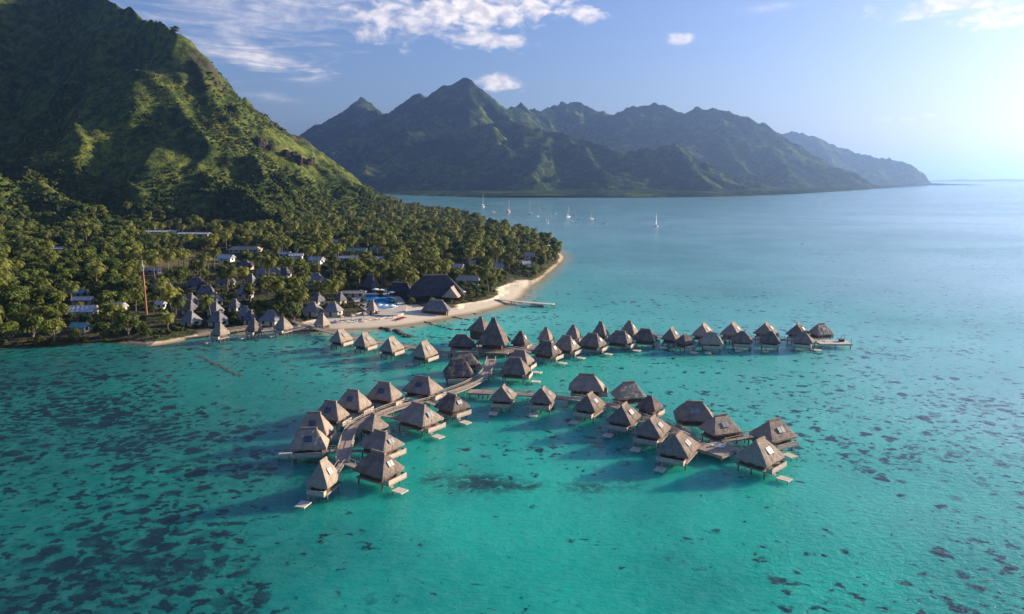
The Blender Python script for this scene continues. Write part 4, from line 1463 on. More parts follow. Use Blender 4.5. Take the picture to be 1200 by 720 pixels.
# long roofs and white roofs under the mountain
house((173, 208, 266.5, 272), 'long white roofed shed at the dark foot of the mountain, its left half', 'the long white sheds', 'gable', 'metal_white', 'cream', 0, .22, 2.2, 'shed', 'long_shed', None, 1.4, 1.0)
house((210, 246, 269, 274.5), 'long white roofed shed at the dark foot of the mountain, its right half', None, 'gable', 'metal_white', 'cream', -2, .22, 2.2, 'shed', 'long_shed', None, 1.4, 1.0)
house((270, 306, 285, 293), 'tan roofed villa below the lit slope', 'the tan roofed villa', 'gablehip', 'metal_tan', 'cream', -3, .5, 2.4, 'house', 'house', None, 2.0, 1.0)
house((257, 274, 295, 303), 'white roofed house beside a tall palm clump', 'the small white roof', 'gable', 'metal_white', 'white_paint', -8, .7, 2.4, 'house', 'house', None, 2.0, 1.0)
WG = 'white houses under the hill'
house((327, 340, 292, 298), 'white flat fronted house, left one of a close pair', 'the pair of white houses', 'gable', 'metal_white', 'white_paint', 2, .6, 2.3, 'house', 'house', WG, 1.6, 1.0)
house((340, 355, 290.5, 300), 'white two storey looking house, right one of a close pair', None, 'gable', 'metal_white', 'white_paint', 4, .6, 4.2, 'house', 'house', WG, 1.5, 1.0)
house((362, 380, 296, 305.5), 'white house with its bright gable roof towards the sea', 'the bright gable', 'gable', 'metal_white', 'white_paint', -16, .7, 2.4, 'house', 'house', WG, 2.2, 1.0)
house((389, 397, 278.5, 283.5), 'tiny white house high on the wooded slope', 'the tiny white house', 'gable', 'metal_white', 'white_paint', -10, .8, 2.4, 'house', 'house', WG, 1.6, 1.0)
house((409, 430, 286, 294), 'teal roofed house among the trees under the slope', 'the teal roofed house', 'gable', 'metal_teal', 'cream', -4, .5, 2.4, 'house', 'house', None, 1.8, 1.0)
house((434, 446, 286, 293), 'pale teal roof right beside the larger teal one', None, 'gable', 'metal_teal', 'cream', 4, .6, 2.4, 'house', 'house', None, 1.8, 1.0)
house((397, 419, 296.5, 302.5), 'low white row house in the middle of the wood', 'the low white row house', 'gable', 'metal_white', 'white_paint', -2, .35, 2.2, 'house', 'house', WG, 1.3, 1.0)
house((437, 450, 297, 303), 'low white house right of the row house', None, 'gable', 'metal_white', 'white_paint', -3, .5, 2.2, 'house', 'house', WG, 1.3, 1.0)
PG = 'houses in the wood on the point'
house((532, 544, 306, 314), 'white gabled house alone in the wood behind the great hall', 'the white gable behind the great hall', 'gable', 'metal_white', 'white_paint', -20, .7, 2.6, 'house', 'house', PG, 2.0, 1.0)
house((579, 590, 306, 313), 'blue grey roof in the wood on the point', 'the blue grey roof on the point', 'gable', 'metal_grey', 'white_paint', 12, .7, 2.6, 'house', 'house', PG, 2.0, 1.0)
house((611, 622, 303.5, 310), 'white roof nearest the tip of the point', 'the white roof on the point', 'gable', 'metal_white', 'white_paint', 18, .7, 2.6, 'house', 'house', PG, 2.0, 1.0)
house((614, 626, 294, 300), 'grey roof farthest out on the point', 'the tip of the point', 'gable', 'metal_grey', 'white_paint', 0, .6, 2.6, 'house', 'house', PG, 2.0, 1.0)
house((549, 557, 303, 309), 'small grey roof left of the blue grey one', None, 'gable', 'metal_grey', 'white_paint', 8, .7, 2.6, 'house', 'house', PG, 2.0, 1.0)
# the village in the shade on the left
VG = 'village houses in the shade'
house((84, 113, 350, 366), 'wide blue white corrugated roof in the shade', 'the wide corrugated roof', 'gable', 'metal_white', 'cream', 6, .6, 2.4, 'house', 'village_house', VG, 2.2, .8)
house((86, 108, 344, 352), 'white lean roof directly behind the wide corrugated one', None, 'gable', 'metal_white', 'cream', 6, .4, 2.6, 'house', 'village_house', VG, 1.4, 1.0)
house((124, 147, 348, 361), 'lilac white roof right of the wide corrugated one', 'the lilac white roof', 'gable', 'metal_white', 'cream', -8, .6, 2.4, 'house', 'village_house', VG, 2.0, .8)
house((19, 36, 317, 330), 'white roof alone among trees at the far left', 'the lone white roof', 'gable', 'metal_white', 'cream', 20, .7, 2.6, 'house', 'village_house', VG, 2.4, .8)
house((30, 49, 361, 379), 'teal roof with a white lean-to near the dark shore', 'the teal roof by the dark shore', 'gable', 'metal_teal', 'white_paint', 32, .6, 2.4, 'house', 'village_house', VG, 2.0, .8)
house((78, 100, 335, 344), 'dull teal roof behind the corrugated roofs', 'the dull teal roof', 'gable', 'metal_teal', 'cream', 2, .5, 2.4, 'house', 'village_house', VG, 1.6, .85)
house((85, 103, 374, 384), 'small teal roof close to the waterside', 'the waterside teal roof', 'gable', 'metal_teal', 'cream', -6, .6, 2.2, 'house', 'village_house', VG, 1.6, .85)
house((92, 104, 274, 280), 'small white roof high up in the left wood', 'the left wood', 'gable', 'metal_white', 'cream', -6, .6, 2.4, 'house', 'village_house', VG, 1.6, .85)
house((64, 74, 285, 292), 'pale roof in the left wood, below the small white one', None, 'gable', 'metal_grey', 'cream', 16, .6, 2.4, 'house', 'village_house', VG, 1.6, .85)
house((173, 188, 310, 317), 'low white roof at the lawn edge next to the mast top', 'the lawn edge', 'gable', 'metal_white', 'cream', -8, .5, 2.2, 'house', 'village_house', VG, 1.4, 1.0)
house((184, 193, 351, 357), 'tiny white hut wall glowing between the mast and the cottages', None, 'gable', 'metal_white', 'white_paint', -14, .7, 2.2, 'house', 'village_house', VG, 1.2, .8)

# the great hall and its wings
def big_roof(bx, label, mat, yaw, dr, rl, short, wall_h=2.6, hmax=9.0, name='great_hall', cat='hall'):
    x0, x1, yt, yb = bx
    pe, z0 = ground_at((x0 + x1) / 2, yb, wall_h)
    sc = FPX / proj(pe)[2]
    th = R(yaw)
    L = (x1 - x0) / sc / (abs(cos(th)) + dr * abs(sin(th)))
    W = L * dr
    ext = (L * abs(sin(th)) + W * abs(cos(th))) / 2
    cy = pe.y + ext * 0.8
    cx = pe.x * cy / pe.y
    zt = at_y((x0 + x1) / 2, yt, cy).z
    H = min(max(zt - z0 - wall_h, 1.5), hmax)
    root = thing(name, label, cat, (cx, cy, z0), th)
    thatch_roof(L, W, H, rl, 'thatch_roof', M[mat], root, wall_h, -0.10, 0.4, int(x0), 10, 12, 0.06)
    wm = MB()
    wm.box(-L * 0.4, L * 0.4, -W * 0.36, W * 0.40, -0.6, wall_h + 0.8)
    wm.build('wall', M['timber'], root)
    n = max(3, int(L / 5))
    for i in range(n + 1):
        mb = MB()
        mb.tube([(-L * 0.46 + L * 0.92 * i / n, -W * 0.46, -0.5), (-L * 0.46 + L * 0.92 * i / n, -W * 0.46, wall_h)], 0.2, 6)
        mb.build('column', M['timber'], root)
    BLOCK.append((cx, cy, max(L, W) * 0.5))
    for f in (-0.5, 0.5):
        BLOCK.append((cx + f * L * cos(th) * 0.7, cy + f * L * sin(th) * 0.7, W * 0.6))
    KEEP.append((x0, x1, yt - 1, yb + 2, cy - ext, 1.0))
    PLACES.append((cx, cy, short))
    return root, L, W, H


hall, hl, hw, hh = big_roof((474, 547, 322, 347), 'great dark thatched hall with a long ridge beside the beach', 'slate', 8, .52, .2, 'the great dark hall')
g_ = thatch_roof(9.0, 8.0, 4.2, 0.3, 'porch_roof', M['thatch'], hall, 2.4, 0.03, 0.3, 91, 7, 6)
g_.location = (hl * 0.28, -hw * 0.44, 0)
g_.rotation_euler = (0, 0, R(70))
big_roof((494, 529, 349, 364), 'low dark thatched annex in front of the great hall at the sand', 'shingle', -8, .5, .22, 'the low annex at the sand', 1.9, 4.0, 'beach_annex', 'annex')
big_roof((453, 486, 325, 342), 'brown wing roof joining the great hall on its left', 'slate', -14, .5, .28, 'the brown wing of the great hall', 2.4, 4.0, 'hall_wing', 'hall wing')
big_roof((424, 447, 315, 337), 'tall brown roofed pavilion behind the pool', 'slate', -40, .8, .2, 'the tall roof behind the pool', 2.6, 6.0, 'pool_pavilion', 'pavilion')
house((402, 428, 335, 344), 'flat brown roofed bar behind the pool umbrellas', 'the pool bar', 'gable', 'metal_tan', 'cream', -2, .4, 2.2, 'bar', 'pool_bar', None, 1.0, 1.0)
house((535, 562, 319, 329), 'brown tiled house right of the great hall', 'the brown tiled house', 'gablehip', 'metal_tan', 'metal_teal', -4, .5, 2.8, 'house', 'house', None, 2.4, 1.0)
house((430, 443, 349, 364), 'little thatched bar hut at the front edge of the pool', None, 'hip', 'thatch', 'cream', -20, .95, 2.2, 'hut', 'pool_hut', None, 4.0, 1.0)
house((368, 387, 366, 382), 'open thatched hut where the beach boardwalk meets the sand', 'the beach hut', 'hip', 'thatch', 'timber', -24, .95, 2.0, 'hut', 'beach_hut', None, 4.2, 1.0)

# the pool: rim, water, paving
pc = at(444, 352.5, 2.3)
zp = land_z(pc.x, pc.y) - 0.2


def blob(name, pxs, z, mat, thick, grow=0.0, lab=None, cat=None):
    """flat body with a rounded outline through points of the ground"""
    pts = [at(a, b_, z) for a, b_ in pxs]
    out = []
    n = len(pts)
    for i in range(n):
        p0, p1, p2, p3 = pts[i - 1], pts[i], pts[(i + 1) % n], pts[(i + 2) % n]
        for k in range(6):
            t = k / 6
            out.append(0.5 * ((2 * p1) + (p2 - p0) * t + (2 * p0 - 5 * p1 + 4 * p2 - p3) * t * t + (3 * p1 - p0 - 3 * p2 + p3) * t ** 3))
    c_ = sum((Vector(o) for o in out), Vector()) / len(out)
    out = [c_ + (o - c_) * (1 + grow / max((o - c_).length, 0.1)) for o in out]
    vs = [(o.x, o.y, z) for o in out] + [(o.x, o.y, z - thick) for o in out]
    m = len(out)
    fs = [tuple(range(m)), tuple(range(2 * m - 1, m - 1, -1))] + [(i, m + i, m + (i + 1) % m, (i + 1) % m) for i in range(m)]
    mb = MB()
    mb.add(vs, fs)
    return mb.build(name, mat)


PX_POOL = [(424, 346.5), (436, 344.5), (450, 346), (462, 351), (466, 357.5), (458, 361.5), (444, 361.5), (434, 356), (426, 353)]
PX_PAVE = [(410, 343), (430, 341), (456, 342), (470, 349), (476, 360), (470, 368), (440, 369), (428, 364), (414, 352)]
pv = blob('paving', PX_PAVE, zp + 0.35, M['paving'], 1.5)
pv['kind'] = 'structure'
pv['label'] = 'pale stone paving round the pool'
pool = thing('swimming_pool', 'bright blue free form swimming pool between umbrellas and the great hall', 'pool', (0, 0, 0))
blob('rim', PX_POOL, zp + 0.42, M['white_paint'], 0.6, 0.5).parent = pool
blob('pool_water', PX_POOL, zp + 0.46, M['pool'], 0.5).parent = pool
for bx_ in ((408, 478, 338, 369),):
    KEEP.append((bx_[0], bx_[1], bx_[2], bx_[3], pc.y - 14, 0.97))
for q in PX_PAVE + [(440, 352), (450, 356), (430, 350), (460, 362)]:
    w_ = at(*q, 3.3)
    BLOCK.append((w_.x, w_.y, 7.0))
PLACES.append((pc.x, pc.y, 'the swimming pool'))
KEEP.append((168, 262, 302, 327, LAWN.y - 46, 0.75))


def parasol(px, py, r, label, group, mat, thatch=False, z=None):
    if z is None:
        p, zz = ground_at(px, py)
    else:
        p = at(px, py, z)
        zz = z
    root = thing('parasol', label, 'parasol', (p.x, p.y, zz), 0, group)
    mb = MB()
    mb.tube([(0, 0, 0), (0, 0, 2.5)], 0.06, 5)
    mb.build('pole', M['timber'] if thatch else M['mast'], root)
    mb = MB()
    n = 10
    top = (0, 0, 3.15 if thatch else 2.75)
    vs = [top] + [(r * cos(2 * pi * k / n), r * sin(2 * pi * k / n), 2.0 if thatch else 2.15) for k in range(n)] + [(0, 0, top[2] - 0.22)] + [(r * cos(2 * pi * k / n), r * sin(2 * pi * k / n), 1.92 if thatch else 2.0) for k in range(n)]
    fs = [(0, 1 + k, 1 + (k + 1) % n) for k in range(n)] + [(n + 1, n + 2 + (k + 1) % n, n + 2 + k) for k in range(n)] + [(1 + k, n + 2 + k, n + 2 + (k + 1) % n, 1 + (k + 1) % n) for k in range(n)]
    mb.add(vs, fs)
    mb.build('canopy', mat, root)
    return root


UG = 'white parasols round the pool'
for (px, py), lb in zip([(440, 344), (446.5, 345), (453, 346), (459, 347.5)], ['leftmost', 'second', 'third', 'rightmost']):
    parasol(px, py, 1.9, f'{lb} white parasol of the row on the far pool side', UG, M['canvas'], z=zp + 0.36)
for (px, py), lb in zip([(445, 363.3), (452, 363.8), (459.5, 364)], ['left', 'middle', 'right']):
    parasol(px, py, 1.9, f'{lb} white parasol of three at the near pool edge', UG, M['canvas'], z=zp + 0.36)
parasol(416, 348, 1.9, 'large white parasol at the left end of the pool paving', UG, M['canvas'])
parasol(423, 346, 1.6, 'white parasol next to the large one left of the pool', UG, M['canvas'])
parasol(536, 346, 1.7, 'white parasol on the hall terrace, nearer the porch', 'white parasols on the terrace', M['canvas'])
parasol(542, 347, 1.7, 'white parasol on the hall terrace, nearer the trees', 'white parasols on the terrace', M['canvas'])
TG = 'thatched parasols on the beach'
for (px, py), lb in zip([(399, 377), (412, 376), (426, 374), (442, 373)], ['nearest the beach hut', 'second from the beach hut', 'third from the beach hut', 'nearest the red kayaks']):
    parasol(px, py, 1.7, f'thatched beach parasol {lb}', TG, M['thatch'], True)
    w_ = at(px, py, 2.5)
    BLOCK.append((w_.x, w_.y, 5))


def kayak(px, py, yaw, label):
    p, zz = ground_at(px, py)
    root = thing('kayak', label, 'kayak', (p.x, p.y, zz + 0.05), R(yaw), 'red kayaks on the sand')
    mb = MB()
    n, m = 11, 8
    vs, fs = [], []
    for i in range(n):
        t = -1 + 2 * i / (n - 1)
        w = 0.42 * (1 - abs(t) ** 2.4) + 0.02
        zc = 0.25 + 0.14 * t * t
        for k in range(m):
            a = 2 * pi * k / m
            vs.append((t * 2.0, w * cos(a), zc + 0.2 * sin(a) * (w / 0.44)))
    for i in range(n - 1):
        for k in range(m):
            fs.append((i * m + k, i * m + (k + 1) % m, (i + 1) * m + (k + 1) % m, (i + 1) * m + k))
    mb.add(vs, fs)
    mb.build('hull', M['red'], root, True)
    mb = MB()
    mb.tube([(-0.55, 0, 0.46), (0.55, 0, 0.46)], 0.2, 8)
    mb.build('cockpit', M['window'], root)


for i, (px, py) in enumerate([(465.5, 375.6), (469, 374.4), (472.5, 373.2)]):
    kayak(px, py, -24, ['red kayak on the sand, nearest the water', 'red kayak lying between two others on the sand', 'red kayak on the sand, nearest the pool'][i])


def lounger(px, py, yaw, label):
    p, zz = ground_at(px, py)
    root = thing('sun_lounger', label, 'sun lounger', (p.x, p.y, zz), R(yaw), 'loungers on the beach')
    mb = MB()
    mb.box(-1.0, 0.4, -0.35, 0.35, 0.28, 0.40)
    for x_ in (-0.9, 0.3):
        for s in (-0.3, 0.3):
            mb.box(x_ - 0.04, x_ + 0.04, s - 0.04, s + 0.04, 0, 0.279)
    mb.build('frame', M['canvas'], root)
    mb = MB()
    mb.bar((0.41, 0, 0.36), (1.0, 0, 0.75), 0.68, 0.10)
    mb.build('backrest', M['canvas'], root)


for i in range(14):
    px = 392 + i * 5.4 + random.uniform(-1.2, 1.2)
    lounger(px, np.interp(px, [390, 430, 470], [378.5, 376.2, 371.5]) + random.uniform(-0.8, 0.8), 70 + random.uniform(-25, 25), 'white sun lounger among the thatched parasols on the sand')

# pale loungers set out on decks over the water
for (px, py, yw, lb) in [(838, 523, 20, 'pale lounger on the bare square deck, nearer the lagoon'), (846, 525, 30, 'pale lounger on the bare square deck, nearer the big dark bungalow'),
                         (968, 400, 80, 'pale lounger on the landing deck at the far row end'), (985, 400, 100, 'pale lounger on the landing deck beside the locker')]:
    q_ = at(px, py, DECK_Z + 0.02)
    n_ = len(bpy.data.objects)
    lounger(px, py, yw, lb)
    for o_ in bpy.data.objects:
        if o_.get('label') == lb:
            o_.location = q_
            o_['group'] = 'loungers on decks over the water'
# jetty, low stone groynes, mast
jt, _pts = deck_run([(582, 350.5), (600, 352.5), (625, 355), (649, 356.5)], 3.0, 'jetty', 'low pale jetty reaching from the sandy spit into the lagoon', z=1.4, cat='jetty', rails=False, post_step=9.0)
jt.children[0].data.materials[0] = M['pale_deck']
p = at(629, 357.8, 0.6)
ft = thing('floating_dock', 'small floating dock moored beside the pale jetty', 'dock', (p.x, p.y, 0), R(-8))
mb = MB()
mb.box(-3.4, 3.4, -2.0, 2.0, 0.25, 0.62)
mb.build('deck', M['plank'], ft)
mb = MB()
for s in (-1, 1):
    mb.tube([(-3.3, s * 1.5, 0.05), (3.3, s * 1.5, 0.05)], 0.32, 8)
mb.build('pontoon', M['stone'], ft)


def groyne(pxs, w, h, label):
    pts = [at(a, b_, 0) for a, b_ in pxs]
    mb = MB()
    rr = random.Random(int(pxs[0][0]))
    for a, b_ in zip(pts[:-1], pts[1:]):
        n = int((b_ - a).length / 1.1)
        for i in range(n):
            c_ = a.lerp(b_, i / n) + Vector((rr.uniform(-w, w) * 0.5, rr.uniform(-w, w) * 0.5, 0))
            s = rr.uniform(0.6, 1.1) * w * 0.55
            vs = []
            for zz, q in ((-0.6, 1.0), (h * 0.55, 0.95), (h, 0.5)):
                for k in range(6):
                    an = 2 * pi * k / 6 + rr.uniform(-.3, .3)
                    vs.append((c_.x + cos(an) * s * q * rr.uniform(.8, 1.2), c_.y + sin(an) * s * q * rr.uniform(.8, 1.2), zz * rr.uniform(.8, 1.1)))
            fs = [tuple(range(12, 18))]
            for j in range(2):
                for k in range(6):
                    fs.append((j * 6 + k, j * 6 + (k + 1) % 6, j * 6 + 6 + (k + 1) % 6, j * 6 + 6 + k))
            mb.add(vs, fs)
    o = mb.build('stone_groyne', M['stone'])
    tag(o, label, 'groyne', 'stone groynes off the beach')


groyne([(449, 385), (462, 389), (480, 396)], 2.6, 0.7, 'thick dark stone groyne running out from the middle of the beach')
groyne([(498, 377.5), (512, 382), (528, 386), (553, 387.5)], 1.3, 0.3, 'long thin curving stone groyne right of the thick one')
groyne([(530, 371.5), (542, 374), (553, 376)], 1.2, 0.3, 'short thin stone groyne nearest the jetty')
groyne([(549, 366.5), (560, 368.5)], 1.2, 0.3, 'tiny stone groyne beside the spit')
groyne([(232, 417), (250, 426), (284, 443)], 1.4, 0.12, 'submerged dark pipe like line of stones off the left shore')

p, zz = ground_at(172, 369)
top = at_y(170.5, 306, p.y)
mast = thing('radio_mast', 'slender rusty orange mast with a thin aerial standing in the wood', 'mast', (p.x, p.y, zz))
hm = top.z - zz
mb = MB()
mb.tube([(0, 0, -0.5), (0, 0, hm * 0.82)], [0.42, 0.32], 10)
mb.build('mast_tube', M['orange'], mast)
mb = MB()
mb.tube([(0, 0, hm * 0.82), (0, 0, hm * 1.02)], [0.2, 0.08], 6)
mb.box(-0.5, 0.5, -0.08, 0.08, hm * 0.84, hm * 0.90)
mb.build('aerial', M['mast'], mast)
KEEP.append((168, 177, 304, 370, p.y - 2, 1.0))

# ------------------------------------------------------------------ sailing boats at anchor
def sailboat(px, py, mast_px, yaw, label, hullmat='hull_white', cat2=False, sail=False, motor=False):
    p = at(px, py, 0)
    sc = FPX / proj(p)[2]
    hgt = max(mast_px, 5) / sc
    Lh = hgt * 0.78 if not motor else (5.0 if px > 900 else 9.0)
    root = thing('sailing_boat' if not motor else 'motor_boat', label, 'boat', (p.x, p.y, 0), R(yaw), 'boats at anchor in the bay')
    mb = MB()
    n = 11
    vs, fs = [], []
    bm = Lh * (0.15 if not cat2 else 0.2)
    for i in range(n):
        t = i / (n - 1)
        w = bm * min(1, (sin(pi * min(1, 0.22 + t * 0.80)) + 0.06))
        if i == n - 1:
            w = 0.03
        x = (t - 0.5) * Lh
        fz = Lh * (0.085 + 0.045 * t * t)
        vs += [(x, -w, fz), (x, -w * 0.75, 0.1), (x * 0.95, 0, -0.6), (x, w * 0.75, 0.1), (x, w, fz)]
    for i in range(n - 1):
        for k in range(4):
            fs.append((i * 5 + k, i * 5 + k + 1, i * 5 + 6 + k, i * 5 + 5 + k))
        fs.append((i * 5 + 4, i * 5, i * 5 + 5, i * 5 + 9))
    fs.append((0, 4, 3, 2, 1))
    mb.add(vs, fs)
    mb.build('hull', M[hullmat], root)
    mb = MB()
    zc = Lh * 0.1
    mb.add([(-Lh * .22, -bm * .6, zc), (Lh * .2, -bm * .45, zc), (Lh * .2, bm * .45, zc), (-Lh * .22, bm * .6, zc),
            (-Lh * .20, -bm * .5, zc * 1.75), (Lh * .12, -bm * .35, zc * 1.6), (Lh * .12, bm * .35, zc * 1.6), (-Lh * .20, bm * .5, zc * 1.75)],
           [(4, 5, 6, 7), (0, 1, 5, 4), (1, 2, 6, 5), (2, 3, 7, 6), (3, 0, 4, 7)])
    cb = mb.build('cabin', M['canvas'], root)
    mb = MB()
    mb.box(-Lh * .17, Lh * .08, -bm * .585, -bm * .56, zc * 1.15, zc * 1.5)
    mb.build('window', M['window'], cb)
    if motor:
        return
    r = max(0.2, 0.2 * Lh / 12)
    mb = MB()
    mb.tube([(Lh * 0.05, 0, zc), (Lh * 0.05, 0, hgt)], [r, r * 0.6], 6)
    mb.build('mast', M['mast'], root)
    mb = MB()
    mb.tube([(Lh * 0.04, 0, zc * 2.6), (-Lh * 0.36, 0, zc * 2.5)], r * 1.5, 6)
    mb.build('boom', M['canvas'], root)
    mb = MB()
    for e in (Lh * 0.49, -Lh * 0.49):
        mb.bar((Lh * 0.05, 0, hgt * 0.98), (e, 0, Lh * 0.11), 0.09, 0.09)
    mb.build('rigging', M['mast'], root)
    if sail:
        mb = MB()
        mb.add([(Lh * .02, 0.05, zc * 2.8), (-Lh * .34, 0.3, zc * 2.7), (Lh * .04, 0.05, hgt * .9), (Lh * .02, -0.05, zc * 2.8), (-Lh * .34, 0.2, zc * 2.7), (Lh * .04, -0.05, hgt * .9)],
               [(0, 1, 2), (5, 4, 3), (0, 2, 5, 3), (1, 0, 3, 4), (2, 1, 4, 5)])
        mb.build('sail', M['canvas'], root)


BOATS = [(566, 243, 15, 80, 'tall white yacht moored closest to the wooded point'), (577.5, 249, 8, 20, 'small white sailing boat right of the tall yacht at the point'),
         (596.5, 249, 14, 70, 'sailing boat with an orange red hull'), (621, 251.5, 19, 100, 'white sloop with the tallest thin mast in the middle of the bay'),
         (631, 246, 7, 10, 'tiny sailing boat farther out behind the tall thin mast'), (629, 254, 5, 30, 'little motor boat below the tall thin mast'),
         (640, 259, 10, 85, 'white boat at the near left of the tight cluster'), (644.5, 255.5, 13, 100, 'sloop in the middle of the tight cluster'),
         (642.5, 262, 8, 75, 'nearest boat of the tight cluster'), (649.5, 251, 9, 15, 'farthest boat of the tight cluster'),
         (660, 266.5, 10, 95, 'lone white sloop nearer the shore, right of the cluster'), (666, 255, 14, 60, 'sloop with a dark stripe, left of a close trio'),
         (670, 260, 6, 20, 'low white boat in the close trio'), (673.6, 252, 9, 100, 'far boat of the close trio'),
         (675, 263.5, 10, 85, 'near boat of the close trio'), (678.5, 258, 5, 0, 'tiny boat right of the trio'),
         (693, 257, 9, 40, 'sloop alone between the trio and the right pair'), (698.2, 260, 7, 90, 'far boat of the right pair'),
         (698.5, 266.5, 9, 95, 'near boat of the right pair'), (708.5, 263, 4, 10, 'white launch right of the pair'),
         (724.6, 265.5, 9, 85, 'grey white sloop apart from the others'), (769, 266, 17, 75, 'largest white yacht with a sail set, far right of the fleet'),
         (787, 268, 7, 90, 'last small sailing boat on the right'), (941, 286, 5, 20, 'tiny lone boat far out on the pale water')]
for px, py, mh, yw, lb in BOATS:
    motor = 'launch' in lb or 'motor' in lb or 'lone boat far' in lb or 'tiny boat right' in lb
    sailboat(px, py, mh, yw, lb, 'hull_orange' if 'orange' in lb else 'hull_white', 'yacht' in lb, 'sail set' in lb, motor)

# ================================================================== trees
def leaves_obj(name, pts, nrm, size, mat, parent=None, aspect=1.0, keepn=0.35):
    """many small leaf faces: centre points, rough outward directions, sizes"""
    n = len(pts)
    nr = nrm + rng.normal(0, keepn, (n, 3))
    nr /= np.linalg.norm(nr, axis=1, keepdims=True) + 1e-9
    t = np.cross(nr, rng.normal(0, 1, (n, 3)))
    t /= np.linalg.norm(t, axis=1, keepdims=True) + 1e-9
    b_ = np.cross(nr, t)
    s = size[:, None]
    quad = np.stack([pts - t * s - b_ * s * 0.2 * aspect, pts - b_ * s * aspect * 0.8, pts + t * s + b_ * s * 0.1, pts + b_ * s * aspect], 1).reshape(-1, 3)
    me = bpy.data.meshes.new(name)
    me.vertices.add(n * 4)
    me.vertices.foreach_set('co', quad.astype(np.float32).ravel())
    me.loops.add(n * 4)
    me.loops.foreach_set('vertex_index', np.arange(n * 4, dtype=np.int32))
    me.polygons.add(n)
    me.polygons.foreach_set('loop_start', np.arange(0, n * 4, 4, dtype=np.int32))
    me.polygons.foreach_set('loop_total', np.full(n, 4, np.int32))
    me.update()
    me.validate()
    me.materials.append(mat)
    o = bpy.data.objects.new(name, me)
    COL.objects.link(o)
    if parent:
        o.parent = parent
    return o


def broad_crown(name, seed, n_leaf, rad, hgt, base, leaf, lumps=13, mat='leaf', parent=None):
    r = np.random.default_rng(seed)
    P_, N_ = [], []
    cs, rs = [], []
    for i in range(lumps):
        a = r.uniform(0, 2 * pi)
        q = sqrt(r.uniform(0.02, 1.0))
        z = r.uniform(0.1, 1.0)
        w = (1 - (2 * z - 0.85) ** 2 * 0.55)
        cs.append((cos(a) * q * rad * 0.66 * w, sin(a) * q * rad * 0.66 * w, base + hgt * (0.18 + 0.64 * z)))
        rs.append(rad * r.uniform(0.28, 0.46))
    per = n_leaf // lumps
    for c_, q in zip(cs, rs):
        d = r.normal(0, 1, (per, 3))
        d /= np.linalg.norm(d, axis=1, keepdims=True)
        d[:, 2] = np.where(d[:, 2] < -0.35, -d[:, 2], d[:, 2])
        rr = q * r.uniform(0.72, 1.06, (per, 1))
        P_.append(np.array(c_) + d * rr * np.array([1, 1, 0.8]))
        N_.append(d)
    P_, N_ = np.concatenate(P_), np.concatenate(N_)
    return leaves_obj(name, P_, N_, r.uniform(0.6, 1.25, len(P_)) * leaf, M[mat], parent)


def broad_trunk(seed, base, rad, hgt):
    r = random.Random(seed)
    mb = MB()
    mb.tube([(0, 0, -0.8), (0.1, 0, base * 0.5), (0.2, 0.1, base + hgt * 0.35)], [0.42, 0.32, 0.2], 7)
    for i in range(5):
        a = i * 1.26 + r.uniform(-.3, .3)
        mb.tube([(0.1, 0, base * 0.7), (cos(a) * rad * .3, sin(a) * rad * .3, base + hgt * .25), (cos(a) * rad * .6, sin(a) * rad * .6, base + hgt * .5)], [0.2, 0.13, 0.06], 5)
    return mb.build('trunk', M['bark'])


def palm_crown(seed, fr=4.3, n=19):
    r = random.Random(seed)
    mb = MB()
    for i in range(n):
        a = i * 2.399 + r.uniform(-.25, .25)
        up = 1.15 - 1.75 * (i / (n - 1)) + r.uniform(-.15, .15)
        ln = fr * r.uniform(0.85, 1.12)
        d = Vector((cos(a), sin(a), 0))
        s = Vector((-sin(a), cos(a), 0))
        pos = Vector((0, 0, 0))
        el_ = up
        spine = [pos.copy()]
        m = 8
        for k in range(m):
            v = d * cos(el_) + Vector((0, 0, sin(el_)))
            pos = pos + v * (ln / m)
            spine.append(pos.copy())
            el_ -= 0.16 + 0.05 * k
        for k in range(m):
            p0, p1 = spine[k], spine[k + 1]
            t = (k + 0.5) / m
            w = 0.95 * (sin(pi * min(1, 0.15 + t * 0.80)) ** 0.7) * (fr / 4.3)
            for sg in (-1, 1):
                for half in (0.0, 0.5):
                    q0 = p0.lerp(p1, half)
                    q1 = p0.lerp(p1, half + 0.38)
                    tip = q1 + s * sg * w + Vector((0, 0, -0.45 * w)) + (p1 - p0) * 0.5
                    tip2 = q0 + s * sg * w * 0.96 + Vector((0, 0, -0.45 * w)) + (p1 - p0) * 0.45
                    mb.add([q0, q1, tip, tip2], [(0, 1, 2, 3)])
    return mb.build('crown', M['palm'])


def palm_trunk(h, lean, seed):
    mb = MB()
    pts = []
    for i in range(7):
        t = i / 6
        pts.append((lean * t * t, 0.2 * sin(t * 3), -0.8 + (h + 0.8) * t))
    mb.tube(pts, [0.27 - 0.13 * (i / 6) for i in range(7)], 7)
    return mb.build('trunk', M['bark'])


PALMS = []
for i, (h, lean) in enumerate([(9.0, 0.6), (11.0, 1.4), (12.5, 0.4), (10.0, 2.4), (7.5, 0.3)]):
    PALMS.append((palm_trunk(h, lean, i), palm_crown(40 + i, 4.9 + 0.3 * (i % 3), 18 + i), Vector((lean, 0.2 * sin(3.0), h))))
BROADS = []
for i, (rad, hgt, base) in enumerate([(4.6, 6.0, 2.6), (3.7, 5.0, 1.6), (5.6, 6.6, 3.0), (3.0, 6.6, 2.2), (4.2, 4.2, 1.2)]):
    BROADS.append((broad_trunk(i, base, rad, hgt), broad_crown('crown', 60 + i, 1500, rad, hgt, base, 0.34, 12 + 2 * i), rad, hgt + base))

